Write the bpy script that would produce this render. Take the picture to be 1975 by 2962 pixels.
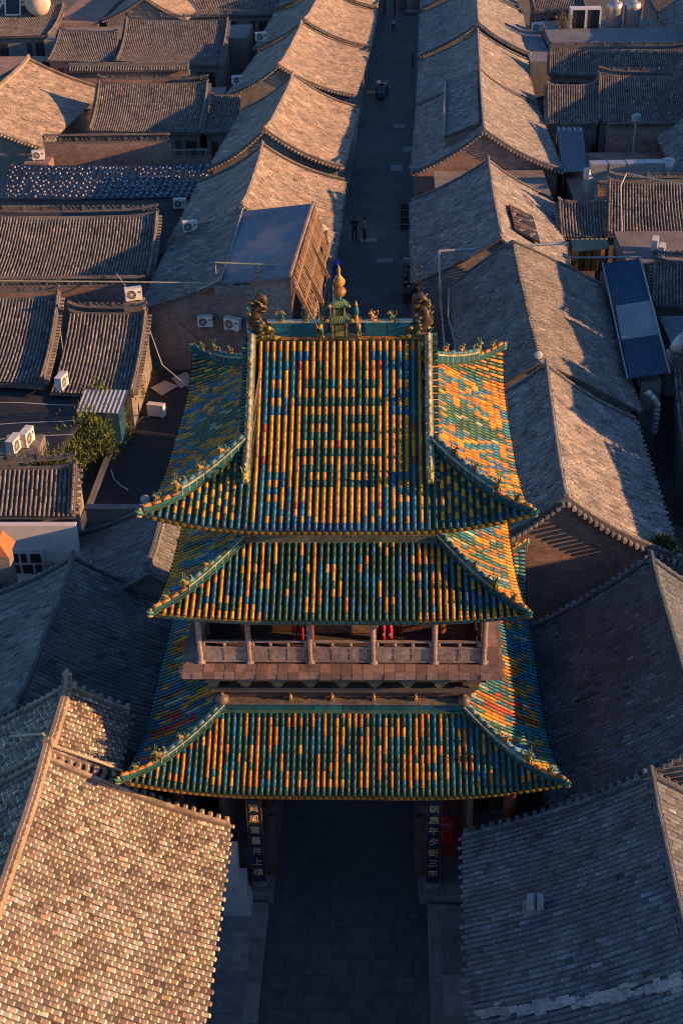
import bpy, math, random
import numpy as np
from mathutils import Vector, Matrix

random.seed(11)
rng = np.random.default_rng(11)
for o in list(bpy.data.objects):
    bpy.data.objects.remove(o, do_unlink=True)
scene = bpy.context.scene
col = scene.collection
R_ = math.radians

# ---------------------------------------------------------------- camera
CAM = np.array([1.4875, -34.8925, 32.691])
YAW, PITCH, ROLL = R_(-2.59), R_(31.47), R_(-1.41)
FPX = 3766.4 / 1975.0            # focal length in image widths
def cam_axes():
    cy, sy, cp, sp = math.cos(YAW), math.sin(YAW), math.cos(PITCH), math.sin(PITCH)
    F = np.array([sy*cp, cy*cp, -sp]); Rr = np.array([cy, -sy, 0.0]); U = np.cross(Rr, F)
    c, s = math.cos(ROLL), math.sin(ROLL)
    return c*Rr + s*U, -s*Rr + c*U, F
CR_, CU_, CF_ = cam_axes()
cam = bpy.data.cameras.new('camera'); camo = bpy.data.objects.new('camera', cam); col.objects.link(camo)
m = Matrix.Identity(4)
for i in range(3):
    m[i][0], m[i][1], m[i][2], m[i][3] = CR_[i], CU_[i], -CF_[i], CAM[i]
camo.matrix_world = m
cam.sensor_fit = 'HORIZONTAL'; cam.sensor_width = 36.0; cam.lens = 36.0*FPX
cam.clip_start = 0.5; cam.clip_end = 3000
scene.camera = camo

# ---------------------------------------------------------------- light
SUN_EL, SUN_AZ = R_(14.2), R_(10.0)      # azimuth measured from +x towards the viewer (-y)
SD = Vector((math.cos(SUN_EL)*math.cos(SUN_AZ), -math.cos(SUN_EL)*math.sin(SUN_AZ), math.sin(SUN_EL)))
world = bpy.data.worlds.new('World'); scene.world = world; world.use_nodes = True
nt = world.node_tree
bg = nt.nodes['Background']
sky = nt.nodes.new('ShaderNodeTexSky'); sky.sky_type = 'NISHITA'; sky.sun_disc = False
sky.sun_elevation = SUN_EL; sky.sun_rotation = math.atan2(SD.x, SD.y)
sky.air_density = 1.0; sky.dust_density = 0.3; sky.ozone_density = 5.0
nt.links.new(sky.outputs[0], bg.inputs[0]); bg.inputs[1].default_value = 0.10
sl = bpy.data.lights.new('sun', 'SUN'); sl.energy = 5.0; sl.angle = R_(0.5); sl.color = (1.0, 0.51, 0.21)
so = bpy.data.objects.new('sun', sl); col.objects.link(so)
so.rotation_euler = SD.to_track_quat('Z', 'Y').to_euler()
vs = scene.view_settings
scene.cycles.filter_width = 1.05
vs.view_transform = 'Standard'; vs.look = 'None'; vs.gamma = 1.0; vs.exposure = 0.95; vs.use_curve_mapping = False

# ---------------------------------------------------------------- materials
def mat(name, color=(.5,.5,.5), rough=.8, attr=False, noise=.25, scale=6.0, bump=0.0, bscale=30.0,
        metal=0.0, spec=.5, brick=None, tint=None, coat=0.0, wave=None, trans=0.0):
    """Principled with noise variation; attr: colour from the mesh attribute Col; brick: (w, h, mortar colour)"""
    M = bpy.data.materials.new(name); M.use_nodes = True
    n = M.node_tree.nodes; L = M.node_tree.links; b = n['Principled BSDF']
    b.inputs['Roughness'].default_value = rough; b.inputs['Metallic'].default_value = metal
    b.inputs['Specular IOR Level'].default_value = spec
    if coat: b.inputs['Coat Weight'].default_value = coat; b.inputs['Coat Roughness'].default_value = .12
    geo = n.new('ShaderNodeNewGeometry')
    if attr:
        a = n.new('ShaderNodeAttribute'); a.attribute_name = 'Col'; base = a.outputs['Color']
    else:
        a = n.new('ShaderNodeRGB'); a.outputs[0].default_value = (*color, 1); base = a.outputs[0]
    if brick:
        w, h, mc = brick
        sep = n.new('ShaderNodeSeparateXYZ'); L.new(geo.outputs['Position'], sep.inputs[0])
        ad = n.new('ShaderNodeMath'); ad.operation = 'ADD'; L.new(sep.outputs[0], ad.inputs[0]); L.new(sep.outputs[1], ad.inputs[1])
        cb = n.new('ShaderNodeCombineXYZ'); L.new(ad.outputs[0], cb.inputs[0]); L.new(sep.outputs[2], cb.inputs[1])
        bt = n.new('ShaderNodeTexBrick'); L.new(cb.outputs[0], bt.inputs['Vector'])
        bt.inputs['Scale'].default_value = 1.0; bt.inputs['Brick Width'].default_value = w; bt.inputs['Row Height'].default_value = h
        bt.inputs['Mortar Size'].default_value = h*.10; bt.inputs['Bias'].default_value = 0
        bt.inputs['Color1'].default_value = (*[c*.8 for c in color], 1); bt.inputs['Color2'].default_value = (*[min(1, c*1.2) for c in color], 1)
        bt.inputs['Mortar'].default_value = (*mc, 1); base = bt.outputs['Color']
    nz = n.new('ShaderNodeTexNoise'); nz.inputs['Scale'].default_value = scale; nz.inputs['Detail'].default_value = 6; nz.inputs['Roughness'].default_value = .65
    L.new(geo.outputs['Position'], nz.inputs['Vector'])
    mr = n.new('ShaderNodeMapRange'); mr.inputs[1].default_value = .3; mr.inputs[2].default_value = .7
    mr.inputs[3].default_value = 1-noise; mr.inputs[4].default_value = 1+noise; L.new(nz.outputs['Fac'], mr.inputs[0])
    nz2 = n.new('ShaderNodeTexNoise'); nz2.inputs['Scale'].default_value = scale*.09; nz2.inputs['Detail'].default_value = 4
    L.new(geo.outputs['Position'], nz2.inputs['Vector'])
    mr2 = n.new('ShaderNodeMapRange'); mr2.inputs[1].default_value = .35; mr2.inputs[2].default_value = .65
    mr2.inputs[3].default_value = 1-noise*.6; mr2.inputs[4].default_value = 1+noise*.6; L.new(nz2.outputs['Fac'], mr2.inputs[0])
    mu = n.new('ShaderNodeMath'); mu.operation = 'MULTIPLY'; L.new(mr.outputs[0], mu.inputs[0]); L.new(mr2.outputs[0], mu.inputs[1])
    vm = n.new('ShaderNodeVectorMath'); vm.operation = 'SCALE'; L.new(base, vm.inputs[0]); L.new(mu.outputs[0], vm.inputs['Scale'])
    out = vm.outputs[0]
    if tint:                                   # patches of another colour (lichen, dust, rust)
        tc, amt, tsc = tint
        n3 = n.new('ShaderNodeTexNoise'); n3.inputs['Scale'].default_value = tsc; n3.inputs['Detail'].default_value = 5
        L.new(geo.outputs['Position'], n3.inputs['Vector'])
        m3 = n.new('ShaderNodeMapRange'); m3.inputs[1].default_value = .48; m3.inputs[2].default_value = .68; m3.inputs[3].default_value = 0; m3.inputs[4].default_value = amt
        L.new(n3.outputs['Fac'], m3.inputs[0])
        mx = n.new('ShaderNodeMix'); mx.data_type = 'RGBA'; L.new(m3.outputs[0], mx.inputs[0]); L.new(out, mx.inputs[6]); mx.inputs[7].default_value = (*tc, 1)
        out = mx.outputs[2]
    L.new(out, b.inputs['Base Color'])
    if bump or wave:
        bp = n.new('ShaderNodeBump'); bp.inputs['Strength'].default_value = bump or .5; bp.inputs['Distance'].default_value = .02
        n4 = n.new('ShaderNodeTexNoise'); n4.inputs['Scale'].default_value = bscale; n4.inputs['Detail'].default_value = 4
        L.new(geo.outputs['Position'], n4.inputs['Vector']); L.new(n4.outputs['Fac'], bp.inputs['Height']); L.new(bp.outputs[0], b.inputs['Normal'])
    if trans: b.inputs['Transmission Weight'].default_value = trans
    return M

M = {}
M['tile'] = mat('clay_tile', attr=True, rough=.85, noise=.34, scale=9, bump=.5, bscale=60, tint=((.095,.095,.098), .55, 1.3))
M['glaze'] = mat('glazed_tile', attr=True, rough=.36, noise=.42, scale=16, bump=.35, bscale=60, spec=.32, tint=((.06,.045,.025), .5, 5))
M['brick'] = mat('grey_brick', (.20,.175,.155), .9, noise=.3, scale=3, brick=(.28,.07,(.26,.24,.22)), bump=.3, tint=((.12,.11,.10), .5, 1.2))
M['redbrick'] = mat('warm_brick', (.29,.175,.13), .9, noise=.3, scale=3, brick=(.28,.07,(.25,.22,.2)), bump=.3, tint=((.15,.12,.11), .5, 1.0))
M['mortar'] = mat('pale_mortar', attr=True, rough=.9, noise=.3, scale=8, bump=.5, bscale=40)
M['wood'] = mat('old_timber', (.085,.05,.035), .75, noise=.4, scale=5, bump=.3, bscale=25)
M['rafter'] = mat('bare_timber', (.21,.14,.09), .8, noise=.35, scale=6, bump=.3, bscale=30)
M['redwood'] = mat('red_timber', (.16,.05,.03), .6, noise=.35, scale=6, bump=.2)
M['palestone'] = mat('pale_stone', (.42,.43,.43), .85, noise=.2, scale=4, bump=.3, bscale=25)
M['stone'] = mat('grey_stone', (.17,.17,.165), .85, noise=.3, scale=4, bump=.4, bscale=25)
M['paving'] = mat('street_slab', attr=True, rough=.75, noise=.3, scale=3, bump=.3, bscale=30)
M['ground'] = mat('ground_earth', (.10,.09,.08), .95, noise=.4, scale=1.5, bump=.5, bscale=12)
M['balu'] = mat('weathered_rail', (.26,.195,.17), .85, noise=.45, scale=7, bump=.5, bscale=40, tint=((.20,.13,.11), .5, 6))
M['plat'] = mat('platform_brick', attr=True, rough=.9, noise=.3, scale=7, bump=.5, bscale=40)
M['white'] = mat('white_wall', (.62,.63,.64), .9, noise=.12, scale=2, bump=.2)
M['acw'] = mat('ac_casing', (.62,.61,.58), .5, noise=.15, scale=8, tint=((.35,.3,.25), .4, 5))
M['black'] = mat('black_plastic', (.02,.02,.022), .5, noise=.2)
M['steel'] = mat('galvanised_steel', (.42,.43,.44), .45, noise=.2, scale=5, metal=.6, tint=((.3,.27,.24), .5, 4))
M['bluesheet'] = mat('blue_sheet_metal', (.013,.06,.115), .5, noise=.3, scale=3, tint=((.10,.11,.12), .4, 2))
M['palesheet'] = mat('pale_sheet_metal', (.30,.32,.33), .6, noise=.25, scale=3, tint=((.22,.17,.13), .4, 3))
M['olivesheet'] = mat('olive_sheet', (.20,.20,.13), .7, noise=.2, scale=4)
M['felt'] = mat('roofing_felt', (.15,.165,.185), .8, noise=.3, scale=2.5, bump=.6, bscale=18)
M['tarp'] = mat('black_tarpaulin', (.018,.02,.024), .75, noise=.4, scale=2, bump=.6, bscale=6)
M['blackroof'] = mat('bitumen_roof', (.013,.014,.016), .9, noise=.5, scale=1.2, bump=.5, bscale=10, tint=((.03,.03,.03), .5, .8))
M['bluebin'] = mat('blue_plastic', (.03,.10,.45), .45, noise=.1)
M['red'] = mat('red_paint', (.45,.02,.02), .45, noise=.15)
M['gold'] = mat('gold_leaf', (.55,.42,.18), .5, noise=.3, scale=20)
M['inkblue'] = mat('dark_blue_lacquer', (.012,.022,.045), .45, noise=.2)
M['gloss'] = mat('glossy_panel', (.016,.035,.07), .3, noise=.3, scale=2)
M['glass'] = mat('dark_glass', (.03,.035,.04), .12, noise=.1)
M['globe'] = mat('lamp_glass', (.45,.45,.43), .2, noise=.2, scale=20)
M['leaf'] = mat('leaf', attr=True, rough=.7, noise=.3, scale=8)
M['bark'] = mat('bark', (.09,.065,.045), .95, noise=.4, scale=10)
M['skin'] = mat('skin', (.35,.20,.14), .6, noise=.1)
M['cloth'] = mat('cloth', attr=True, rough=.9, noise=.15, scale=15)
M['paint'] = mat('coloured_paint', attr=True, rough=.55, noise=.2, scale=10)
M['iron'] = mat('wrought_iron', (.03,.022,.02), .7, noise=.3)
M['pole'] = mat('painted_pipe', (.42,.36,.24), .6, noise=.25, scale=6)
M['wire'] = mat('pale_cable', (.45,.44,.42), .6, noise=.1)

# ---------------------------------------------------------------- mesh helpers
def link(o, parent=None):
    col.objects.link(o)
    if parent is not None: o.parent = parent
    return o
def tag(o, label=None, cat=None, group=None, kind=None):
    if label: o['label'] = label
    if cat: o['category'] = cat
    if group: o['group'] = group
    if kind: o['kind'] = kind
    return o
def empty(name, loc=(0,0,0), label=None, cat=None, group=None):
    o = bpy.data.objects.new(name, None); o.empty_display_size = .2; o.location = loc; col.objects.link(o)
    return tag(o, label, cat, group)
def mesh_np(name, V, F, C=None, mi=None, mats=(), smooth=False):
    """V (n,3); F list of index tuples or (m,k) array; C per-face colours"""
    me = bpy.data.meshes.new(name)
    if isinstance(F, np.ndarray):
        k = F.shape[1]; nf = F.shape[0]
        me.vertices.add(len(V)); me.vertices.foreach_set('co', np.asarray(V, np.float32).ravel())
        me.loops.add(nf*k); me.loops.foreach_set('vertex_index', F.astype(np.int32).ravel())
        me.polygons.add(nf); me.polygons.foreach_set('loop_start', np.arange(0, nf*k, k, dtype=np.int32))
        me.update(calc_edges=True)
    else:
        me.from_pydata([tuple(map(float, v)) for v in V], [], F); nf = len(F)
    if C is not None:
        a = me.attributes.new('Col', 'FLOAT_COLOR', 'FACE')
        cc = np.ones((nf, 4), np.float32); cc[:, :3] = np.asarray(C, np.float32); a.data.foreach_set('color', cc.ravel())
    for mm in mats: me.materials.append(mm)
    if smooth: me.polygons.foreach_set('use_smooth', [True]*nf)
    return me

class MB:
    """collects shapes in world coordinates and builds one mesh object"""
    def __init__(s, c=(.5,.5,.5)): s.V = []; s.F = []; s.C = []; s.c = c
    def add(s, V, F, c=None):
        k = len(s.V); s.V += [tuple(map(float, v)) for v in V]; s.F += [tuple(i+k for i in f) for f in F]; s.C += [c or s.c]*len(F); return s
    def box(s, lo, hi, c=None):
        x0,y0,z0 = lo; x1,y1,z1 = hi
        return s.add([(x0,y0,z0),(x1,y0,z0),(x1,y1,z0),(x0,y1,z0),(x0,y0,z1),(x1,y0,z1),(x1,y1,z1),(x0,y1,z1)],
                     [(0,3,2,1),(4,5,6,7),(0,1,5,4),(1,2,6,5),(2,3,7,6),(3,0,4,7)], c)
    def hexa(s, P, c=None):
        return s.add(P, [(0,3,2,1),(4,5,6,7),(0,1,5,4),(1,2,6,5),(2,3,7,6),(3,0,4,7)], c)
    def cbox(s, ctr, size, rz=0.0, c=None, ax=None):
        h = np.array(size)/2; V = []
        cz, sz = math.cos(rz), math.sin(rz)
        for dz in (-1,1):
            for dx, dy in ((-1,-1),(1,-1),(1,1),(-1,1)):
                x, y = dx*h[0], dy*h[1]; V.append((ctr[0]+x*cz-y*sz, ctr[1]+x*sz+y*cz, ctr[2]+dz*h[2]))
        return s.hexa(V, c)
    def bar(s, a, b, w, h=None, c=None, up=(0,0,1)):
        a = np.array(a, float); b = np.array(b, float); d = b-a; d /= np.linalg.norm(d)+1e-9
        x = np.cross(d, up); nx = np.linalg.norm(x)
        x = np.array([1,0,0.]) if nx < 1e-6 else x/nx
        z = np.cross(x, d); h = h or w
        P = []
        for q in (a, b):
            for sx, sz in ((-1,-1),(1,-1),(1,1),(-1,1)): P.append(q+x*sx*w/2+z*sz*h/2)
        return s.add(P, [(0,1,2,3),(7,6,5,4),(0,4,5,1),(1,5,6,2),(2,6,7,3),(3,7,4,0)], c)
    def tube(s, pts, r, n=6, c=None, cap=True):
        pts = [np.array(p, float) for p in pts]; rr = r if isinstance(r, (list, tuple)) else [r]*len(pts)
        V = []; F = []; prev = None
        for i, p in enumerate(pts):
            d = pts[min(i+1, len(pts)-1)] - pts[max(i-1, 0)]; d /= np.linalg.norm(d)+1e-9
            if prev is None:
                x = np.cross(d, (0,0,1)); 
                if np.linalg.norm(x) < 1e-3: x = np.cross(d, (0,1,0))
            else: x = prev - d*(prev@d)
            x /= np.linalg.norm(x)+1e-9; prev = x; y = np.cross(d, x)
            for k in range(n):
                t = 2*math.pi*k/n; V.append(p + (x*math.cos(t)+y*math.sin(t))*rr[i])
        for i in range(len(pts)-1):
            for k in range(n):
                a = i*n+k; b2 = i*n+(k+1)%n; F.append((a, b2, b2+n, a+n))
        if cap: F.append(tuple(range(n-1,-1,-1))); F.append(tuple((len(pts)-1)*n+k for k in range(n)))
        return s.add(V, F, c)
    def cyl(s, base, r, h, n=12, c=None, r2=None):
        return s.tube([base, (base[0], base[1], base[2]+h)], [r, r if r2 is None else r2], n, c)
    def lathe(s, ctr, prof, n=12, c=None):
        """prof: list of (radius, z)"""
        V = []; F = []
        for r, z in prof:
            for k in range(n):
                t = 2*math.pi*k/n; V.append((ctr[0]+r*math.cos(t), ctr[1]+r*math.sin(t), ctr[2]+z))
        for i in range(len(prof)-1):
            for k in range(n): F.append((i*n+k, i*n+(k+1)%n, (i+1)*n+(k+1)%n, (i+1)*n+k))
        F.append(tuple(range(n-1,-1,-1))); F.append(tuple((len(prof)-1)*n+k for k in range(n)))
        return s.add(V, F, c)
    def ball(s, ctr, r, n=8, m_=6, c=None):
        r = np.array(r if hasattr(r, '__len__') else (r, r, r)); V = []; F = []
        for i in range(m_+1):
            p = math.pi*i/m_
            for k in range(n):
                t = 2*math.pi*k/n; V.append(np.array(ctr)+r*np.array([math.sin(p)*math.cos(t), math.sin(p)*math.sin(t), math.cos(p)]))
        for i in range(m_):
            for k in range(n): F.append((i*n+k, (i+1)*n+k, (i+1)*n+(k+1)%n, i*n+(k+1)%n))
        return s.add(V, F, c)
    def build(s, name, mt, parent=None, smooth=False, kind=None, label=None):
        me = mesh_np(name, s.V, s.F, s.C, mats=(mt,), smooth=smooth)
        o = bpy.data.objects.new(name, me); link(o, parent)
        if parent is not None: o.matrix_parent_inverse = inv(parent)
        if kind: o['kind'] = kind
        if label: o['label'] = label
        return o
def inv(p):
    """children are authored in world coordinates whatever their root's place"""
    return Matrix.Translation(-p.location) if (p.parent is None and p.type == 'EMPTY') else Matrix.Identity(4)

def kcol(C, K):
    """per-face shade of a tile; negative: bare mortar at the joint"""
    return np.where(K[:, None] < 0, np.array([[.42,.39,.31]])*np.abs(K[:, None]), np.clip(C*np.abs(K[:, None]), 0, .9))
def frames_field(name, TV, TF, O, X, Y, Z, C, mt, parent, kind='stuff', smooth=False, K=None):
    """one mesh with the template TV/TF at every frame"""
    n = len(O); k = len(TV)
    if n == 0: return None
    V = (O[:,None,:] + TV[None,:,0:1]*X[:,None,:] + TV[None,:,1:2]*Y[:,None,:] + TV[None,:,2:3]*Z[:,None,:]).reshape(-1,3)
    F = (TF[None,:,:] + (np.arange(n)*k)[:,None,None]).reshape(-1, TF.shape[1])
    Cc = np.repeat(C, len(TF), axis=0)
    if K is not None: Cc = kcol(Cc, np.tile(K, n))
    me = mesh_np(name, V, F, Cc, mats=(mt,), smooth=smooth)
    o = bpy.data.objects.new(name, me); link(o, parent)
    if parent is not None: o.matrix_parent_inverse = inv(parent)
    if kind: o['kind'] = kind
    return o
_var = {}
def tile_objects(name, TV, TF, O, X, Y, Z, C, mt, parent, key, K=None):
    """the same tiles as separate objects that share mesh data"""
    pinv = inv(parent)
    for i in range(len(O)):
        c = tuple(np.round(C[i]*40)/40) if key[0] == 'g' else tuple(np.round(C[i], 3))
        kk = (key, c)
        if kk not in _var: _var[kk] = mesh_np(name, TV, TF, (np.array([c]*len(TF)) if K is None else kcol(np.array([c]*len(TF)), K)), mats=(mt,))
        o = bpy.data.objects.new(name, _var[kk]); col.objects.link(o); o.parent = parent
        o.matrix_parent_inverse = pinv
        m4 = Matrix.Identity(4)
        for r in range(3): m4[r][0], m4[r][1], m4[r][2], m4[r][3] = X[i][r], Y[i][r], Z[i][r], O[i][r]
        o.matrix_basis = m4
def seen(O):
    d = O - CAM; z = d@CF_; u = .5 + FPX*(d@CR_)/z; v = .5 - FPX*(d@CU_)/z*(1975/2962.)
    ok = (u > .01) & (u < .99) & (v > .01) & (v < .99) & (z > 0)
    return np.where(ok, z, 1e9)
def split_tiles(name, TV, TF, O, X, Y, Z, C, mt, parent, key, n, mask=None, K=None):
    """n tiles nearest the viewer as objects of their own, the rest as one part"""
    if n:
        d = seen(O)
        if mask is not None: d = np.where(mask, d, 1e9)
        idx = np.argsort(d)[:n]; idx = idx[d[idx] < 1e8]
        sel = np.zeros(len(O), bool); sel[idx] = True
        tile_objects(name, TV, TF, O[sel], X[sel], Y[sel], Z[sel], C[sel], mt, parent, key, K)
        O, X, Y, Z, C = O[~sel], X[~sel], Y[~sel], Z[~sel], C[~sel]
    return frames_field('tile_field', TV, TF, O, X, Y, Z, C, mt, parent, K=K)

# tile templates: x across, y down the slope, z out of the roof
def pan_template(w, l, h, lip, segs=3, b0=.78, kk=(.76, 2.2, .55)):
    """arched clay tile with a bevelled, mortar-edged lower lip, its colour brightened as if catching sun"""
    V = []; F = []; K = []; n = segs+1
    rows = ((-.06*l, 0.0, .94), (l*b0, lip, 1.0), (l*.985, lip*.3, .9), (l, -lip*.8, .9))
    for y, dz, ww in rows:
        for i in range(n):
            q = -1 + 2*i/segs; V.append((q*w/2*ww, y, dz - h*q*q))
    for r in range(3):
        for i in range(segs): F.append((r*n+i, r*n+i+1, (r+1)*n+i+1, (r+1)*n+i)); K.append(kk[r])
    return np.array(V), np.array(F), np.array(K)
def tube_template(r, l, segs=5, t0=.9):
    V = []; F = []; n = segs+1
    for y, rr in ((-.04*l, r*t0), (l, r)):
        for i in range(n):
            a = math.pi*i/segs; V.append((-rr*math.cos(a), y, rr*math.sin(a)*1.05))
    for i in range(segs): F.append((i, i+1, n+i+1, n+i))
    k = len(V)
    for i in range(n):
        a = math.pi*i/segs; V.append((-r*.72*math.cos(a), l-.004, r*.72*math.sin(a)))
    for i in range(segs): F.append((n+i, n+i+1, k+i+1, k+i))
    return np.array(V), np.array(F), np.array([1.0]*segs+[-.8]*segs)
PAN = pan_template(.172, .28, .050, .016, b0=.9, kk=(.95, 1.5, .6))
PAN_LIT = pan_template(.172, .28, .045, .022, kk=(.70, 2.3, .5))  # copy for sunlit roofs: sun on the lips put into the colour
TUBE = tube_template(.066, .30)
GTUBE = tube_template(.057, .258, 6)
# ---------------------------------------------------------------- roof slopes and houses
class Slope:
    """ruled roof surface: u along the ridge, t from ridge (0) to eave (1), sagging"""
    def __init__(s, R0, R1, E0, E1, sag=.035, wav=.022, usag=.16):
        s.R0, s.R1, s.E0, s.E1 = [np.array(p, float) for p in (R0, R1, E0, E1)]
        s.L = (np.linalg.norm(s.E0-s.R0)+np.linalg.norm(s.E1-s.R1))/2; s.W = (np.linalg.norm(s.R1-s.R0)+np.linalg.norm(s.E1-s.E0))/2
        s.sag = sag; s.wav = wav; s.us = min(usag, s.W*.012) if wav else 0; s.ph = rng.uniform(0, 6.28, 3)
    def at(s, u, t, lift=0.0):
        u = np.asarray(u, float)[..., None]; t = np.asarray(t, float)[..., None]
        P = (1-t)*((1-u)*s.R0+u*s.R1) + t*((1-u)*s.E0+u*s.E1)
        z = -s.sag*s.L*4*t*(1-t)*(1.15-.3*t) + s.wav*(np.sin(u*s.W*.8+s.ph[0])*np.sin(t*5+s.ph[1]) + .5*np.sin(u*s.W*2.1+s.ph[2]))
        z = z - s.us*4*u*(1-u)*(1-.5*t)
        P = P.copy(); P[..., 2:3] += z + lift
        return P
    def frames(s, u, t):
        e = 1e-3
        P = s.at(u, t); Y = s.at(u, t+e)-s.at(u, t-e); Y /= np.linalg.norm(Y, axis=-1, keepdims=True)
        X = s.at(u+e, t)-s.at(u-e, t); Z = np.cross(X, Y); Z *= np.sign(Z[..., 2:3]); Z /= np.linalg.norm(Z, axis=-1, keepdims=True)
        X = np.cross(Y, Z)
        return P, X, Y, Z

GREY = (.205, .195, .18)
def tile_cols(n, base=GREY, spread=.22, odd=.03):
    c = np.array(base)[None]*np.clip(rng.normal(1, spread, (n,1)), .45, 1.7)*(1+rng.normal(0, .03, (n,3)))
    k = rng.random(n) < odd; c[k] = c[k]*np.array([1.25,.95,.8])
    k = rng.random(n) < odd; c[k] *= 1.5
    k = rng.random(n) < odd; c[k] *= .5
    return np.clip(c, .03, .8)

def pan_tiles(sl, roof, n_obj=0, base=GREY, w=.21, ex=.28, spread=.22, T=None):
    T = T or PAN
    nu = max(3, int(sl.W/w)); nt_ = max(3, int(sl.L/ex))
    ii, jj = np.meshgrid(np.arange(nu), np.arange(nt_), indexing='ij')
    off = np.broadcast_to((ii % 2)*.5, ii.shape)+rng.uniform(-.15, .15, ii.shape[0])[:, None]
    u = ((ii+.5)/nu).ravel(); t = ((jj+off)/nt_).ravel()
    k = (t < 1 - .3/nt_) & (t > -.05/nt_*10); u, t = u[k], t[k]; par = (ii % 2).ravel()[k]
    n = len(u)
    u = u + rng.normal(0, .004, n)/sl.W*1.0
    O, X, Y, Z = sl.frames(u, t)
    O = O + Z*(.045 + rng.normal(0, .006, n) + par*.010)[:, None]
    sc = sl.W/nu/.21; sy = sl.L/nt_/.28
    a = rng.normal(0, .035, n)[:, None]; X2 = X + Z*a; 
    b = rng.normal(0, .03, n)[:, None]; Y2 = Y + X*b*.6 + Z*np.abs(b)*.5
    split_tiles('roof_tile', T[0], T[1], O, X2*sc*1.02, Y2*sy, Z, tile_cols(n, base, spread), M['tile'], roof, 'gp' if T is PAN else 'gq', n_obj, K=T[2])

def tube_tiles(sl, roof, n_obj=0, base=GREY, w=.195, ex=.30, mtl='tile', cols=None):
    nu = max(3, int(sl.W/w)); nt_ = max(3, int(sl.L/ex))
    ii, jj = np.meshgrid(np.arange(nu), np.arange(nt_), indexing='ij')
    u = ((ii+.5)/nu).ravel(); t = (jj/nt_).ravel(); n = len(u)
    u = u + rng.normal(0, .005, n)/sl.W
    O, X, Y, Z = sl.frames(u, t)
    O = O + Z*(.035+rng.normal(0, .006, n))[:, None]
    sy = sl.L/nt_/.30
    Y = Y + X*rng.normal(0, .025, n)[:, None]
    C = tile_cols(n, base) if cols is None else cols(n)
    split_tiles('roof_tile', TUBE[0], TUBE[1], O, X, Y*sy, Z, C, M[mtl], roof, 'gt', n_obj, K=np.abs(TUBE[2])*np.where(TUBE[2] < 0, 1.2, 1))

def roof_slab(sl, parent, mt='tile', colr=(.10,.095,.09), thick=.14):
    """closed slab under the tiles"""
    nu, nt_ = 12, 10
    b = MB(colr); V = []; F = []
    for k, lf in ((0, 0.0), (1, -thick)):
        for i in range(nu+1):
            for j in range(nt_+1): V.append(sl.at(i/nu, j/nt_, lf))
    N = (nu+1)*(nt_+1); I = lambda i, j, k: k*N+i*(nt_+1)+j
    for i in range(nu):
        for j in range(nt_):
            F.append((I(i,j,0), I(i+1,j,0), I(i+1,j+1,0), I(i,j+1,0))); F.append((I(i,j,1), I(i,j+1,1), I(i+1,j+1,1), I(i+1,j,1)))
    for i in range(nu):
        F.append((I(i,0,0), I(i,0,1), I(i+1,0,1), I(i+1,0,0))); F.append((I(i,nt_,0), I(i+1,nt_,0), I(i+1,nt_,1), I(i,nt_,1)))
    for j in range(nt_):
        F.append((I(0,j,0), I(0,j+1,0), I(0,j+1,1), I(0,j,1))); F.append((I(nu,j,0), I(nu,j,1), I(nu,j+1,1), I(nu,j+1,0)))
    b.add(V, F, colr)
    return b.build('roof', M[mt], parent)

def band(b, pts, w, h, c=None, side=(0,0,1), z0=0.0):
    """box band following pts"""
    pts = [np.array(p, float) for p in pts]; V = []; F = []
    for i, p in enumerate(pts):
        d = pts[min(i+1, len(pts)-1)]-pts[max(i-1, 0)]; x = np.cross(d, (0,0,1.)); x /= np.linalg.norm(x)+1e-9
        for sx, zz in ((-1,z0),(1,z0),(1,z0+h),(-1,z0+h)): V.append(p+x*sx*w/2+np.array([0,0,zz]))
    for i in range(len(pts)-1):
        k = 4*i
        for a, c2 in ((0,1),(1,2),(2,3),(3,0)): F.append((k+a, k+c2, k+4+c2, k+4+a))
    F.append((3,2,1,0)); k = 4*(len(pts)-1); F.append((k,k+1,k+2,k+3))
    b.add(V, F, c)

def cap_row(b, pts, r, spacing, c, across=True, length=.3, drop=0.0):
    """short half-round tiles along a polyline (ridge cap or verge teeth)"""
    pts = [np.array(p, float) for p in pts]
    seg = [np.linalg.norm(pts[i+1]-pts[i]) for i in range(len(pts)-1)]; tot = sum(seg); n = max(2, int(tot/spacing))
    for k in range(n):
        d = (k+.5)/n*tot; i = 0
        while i < len(seg)-1 and d > seg[i]: d -= seg[i]; i += 1
        p = pts[i]+(pts[i+1]-pts[i])*d/seg[i]; dr = (pts[i+1]-pts[i])/seg[i]
        x = np.cross(dr, (0,0,1.)); x /= np.linalg.norm(x)+1e-9
        cc = tuple(np.clip(np.array(c)*random.uniform(.7, 1.3), 0, .9))
        if across: b.tube([p-x*length/2+np.array([0,0,-drop]), p+x*length/2+np.array([0,0,-drop])], r*random.uniform(.9,1.1), 6, cc)
        else: b.tube([p-dr*spacing*.48, p+dr*spacing*.48], [r*.88, r], 6, cc)

def ridge_line(sl, n=14, up=.0):
    P = [sl.at(i/n, 0.0) for i in range(n+1)]
    for i in range(n+1):
        q = abs(2*i/n-1); P[i] = P[i]+np.array([0,0,up*max(0,(q-.6)/.4)**2])
    return P

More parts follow.
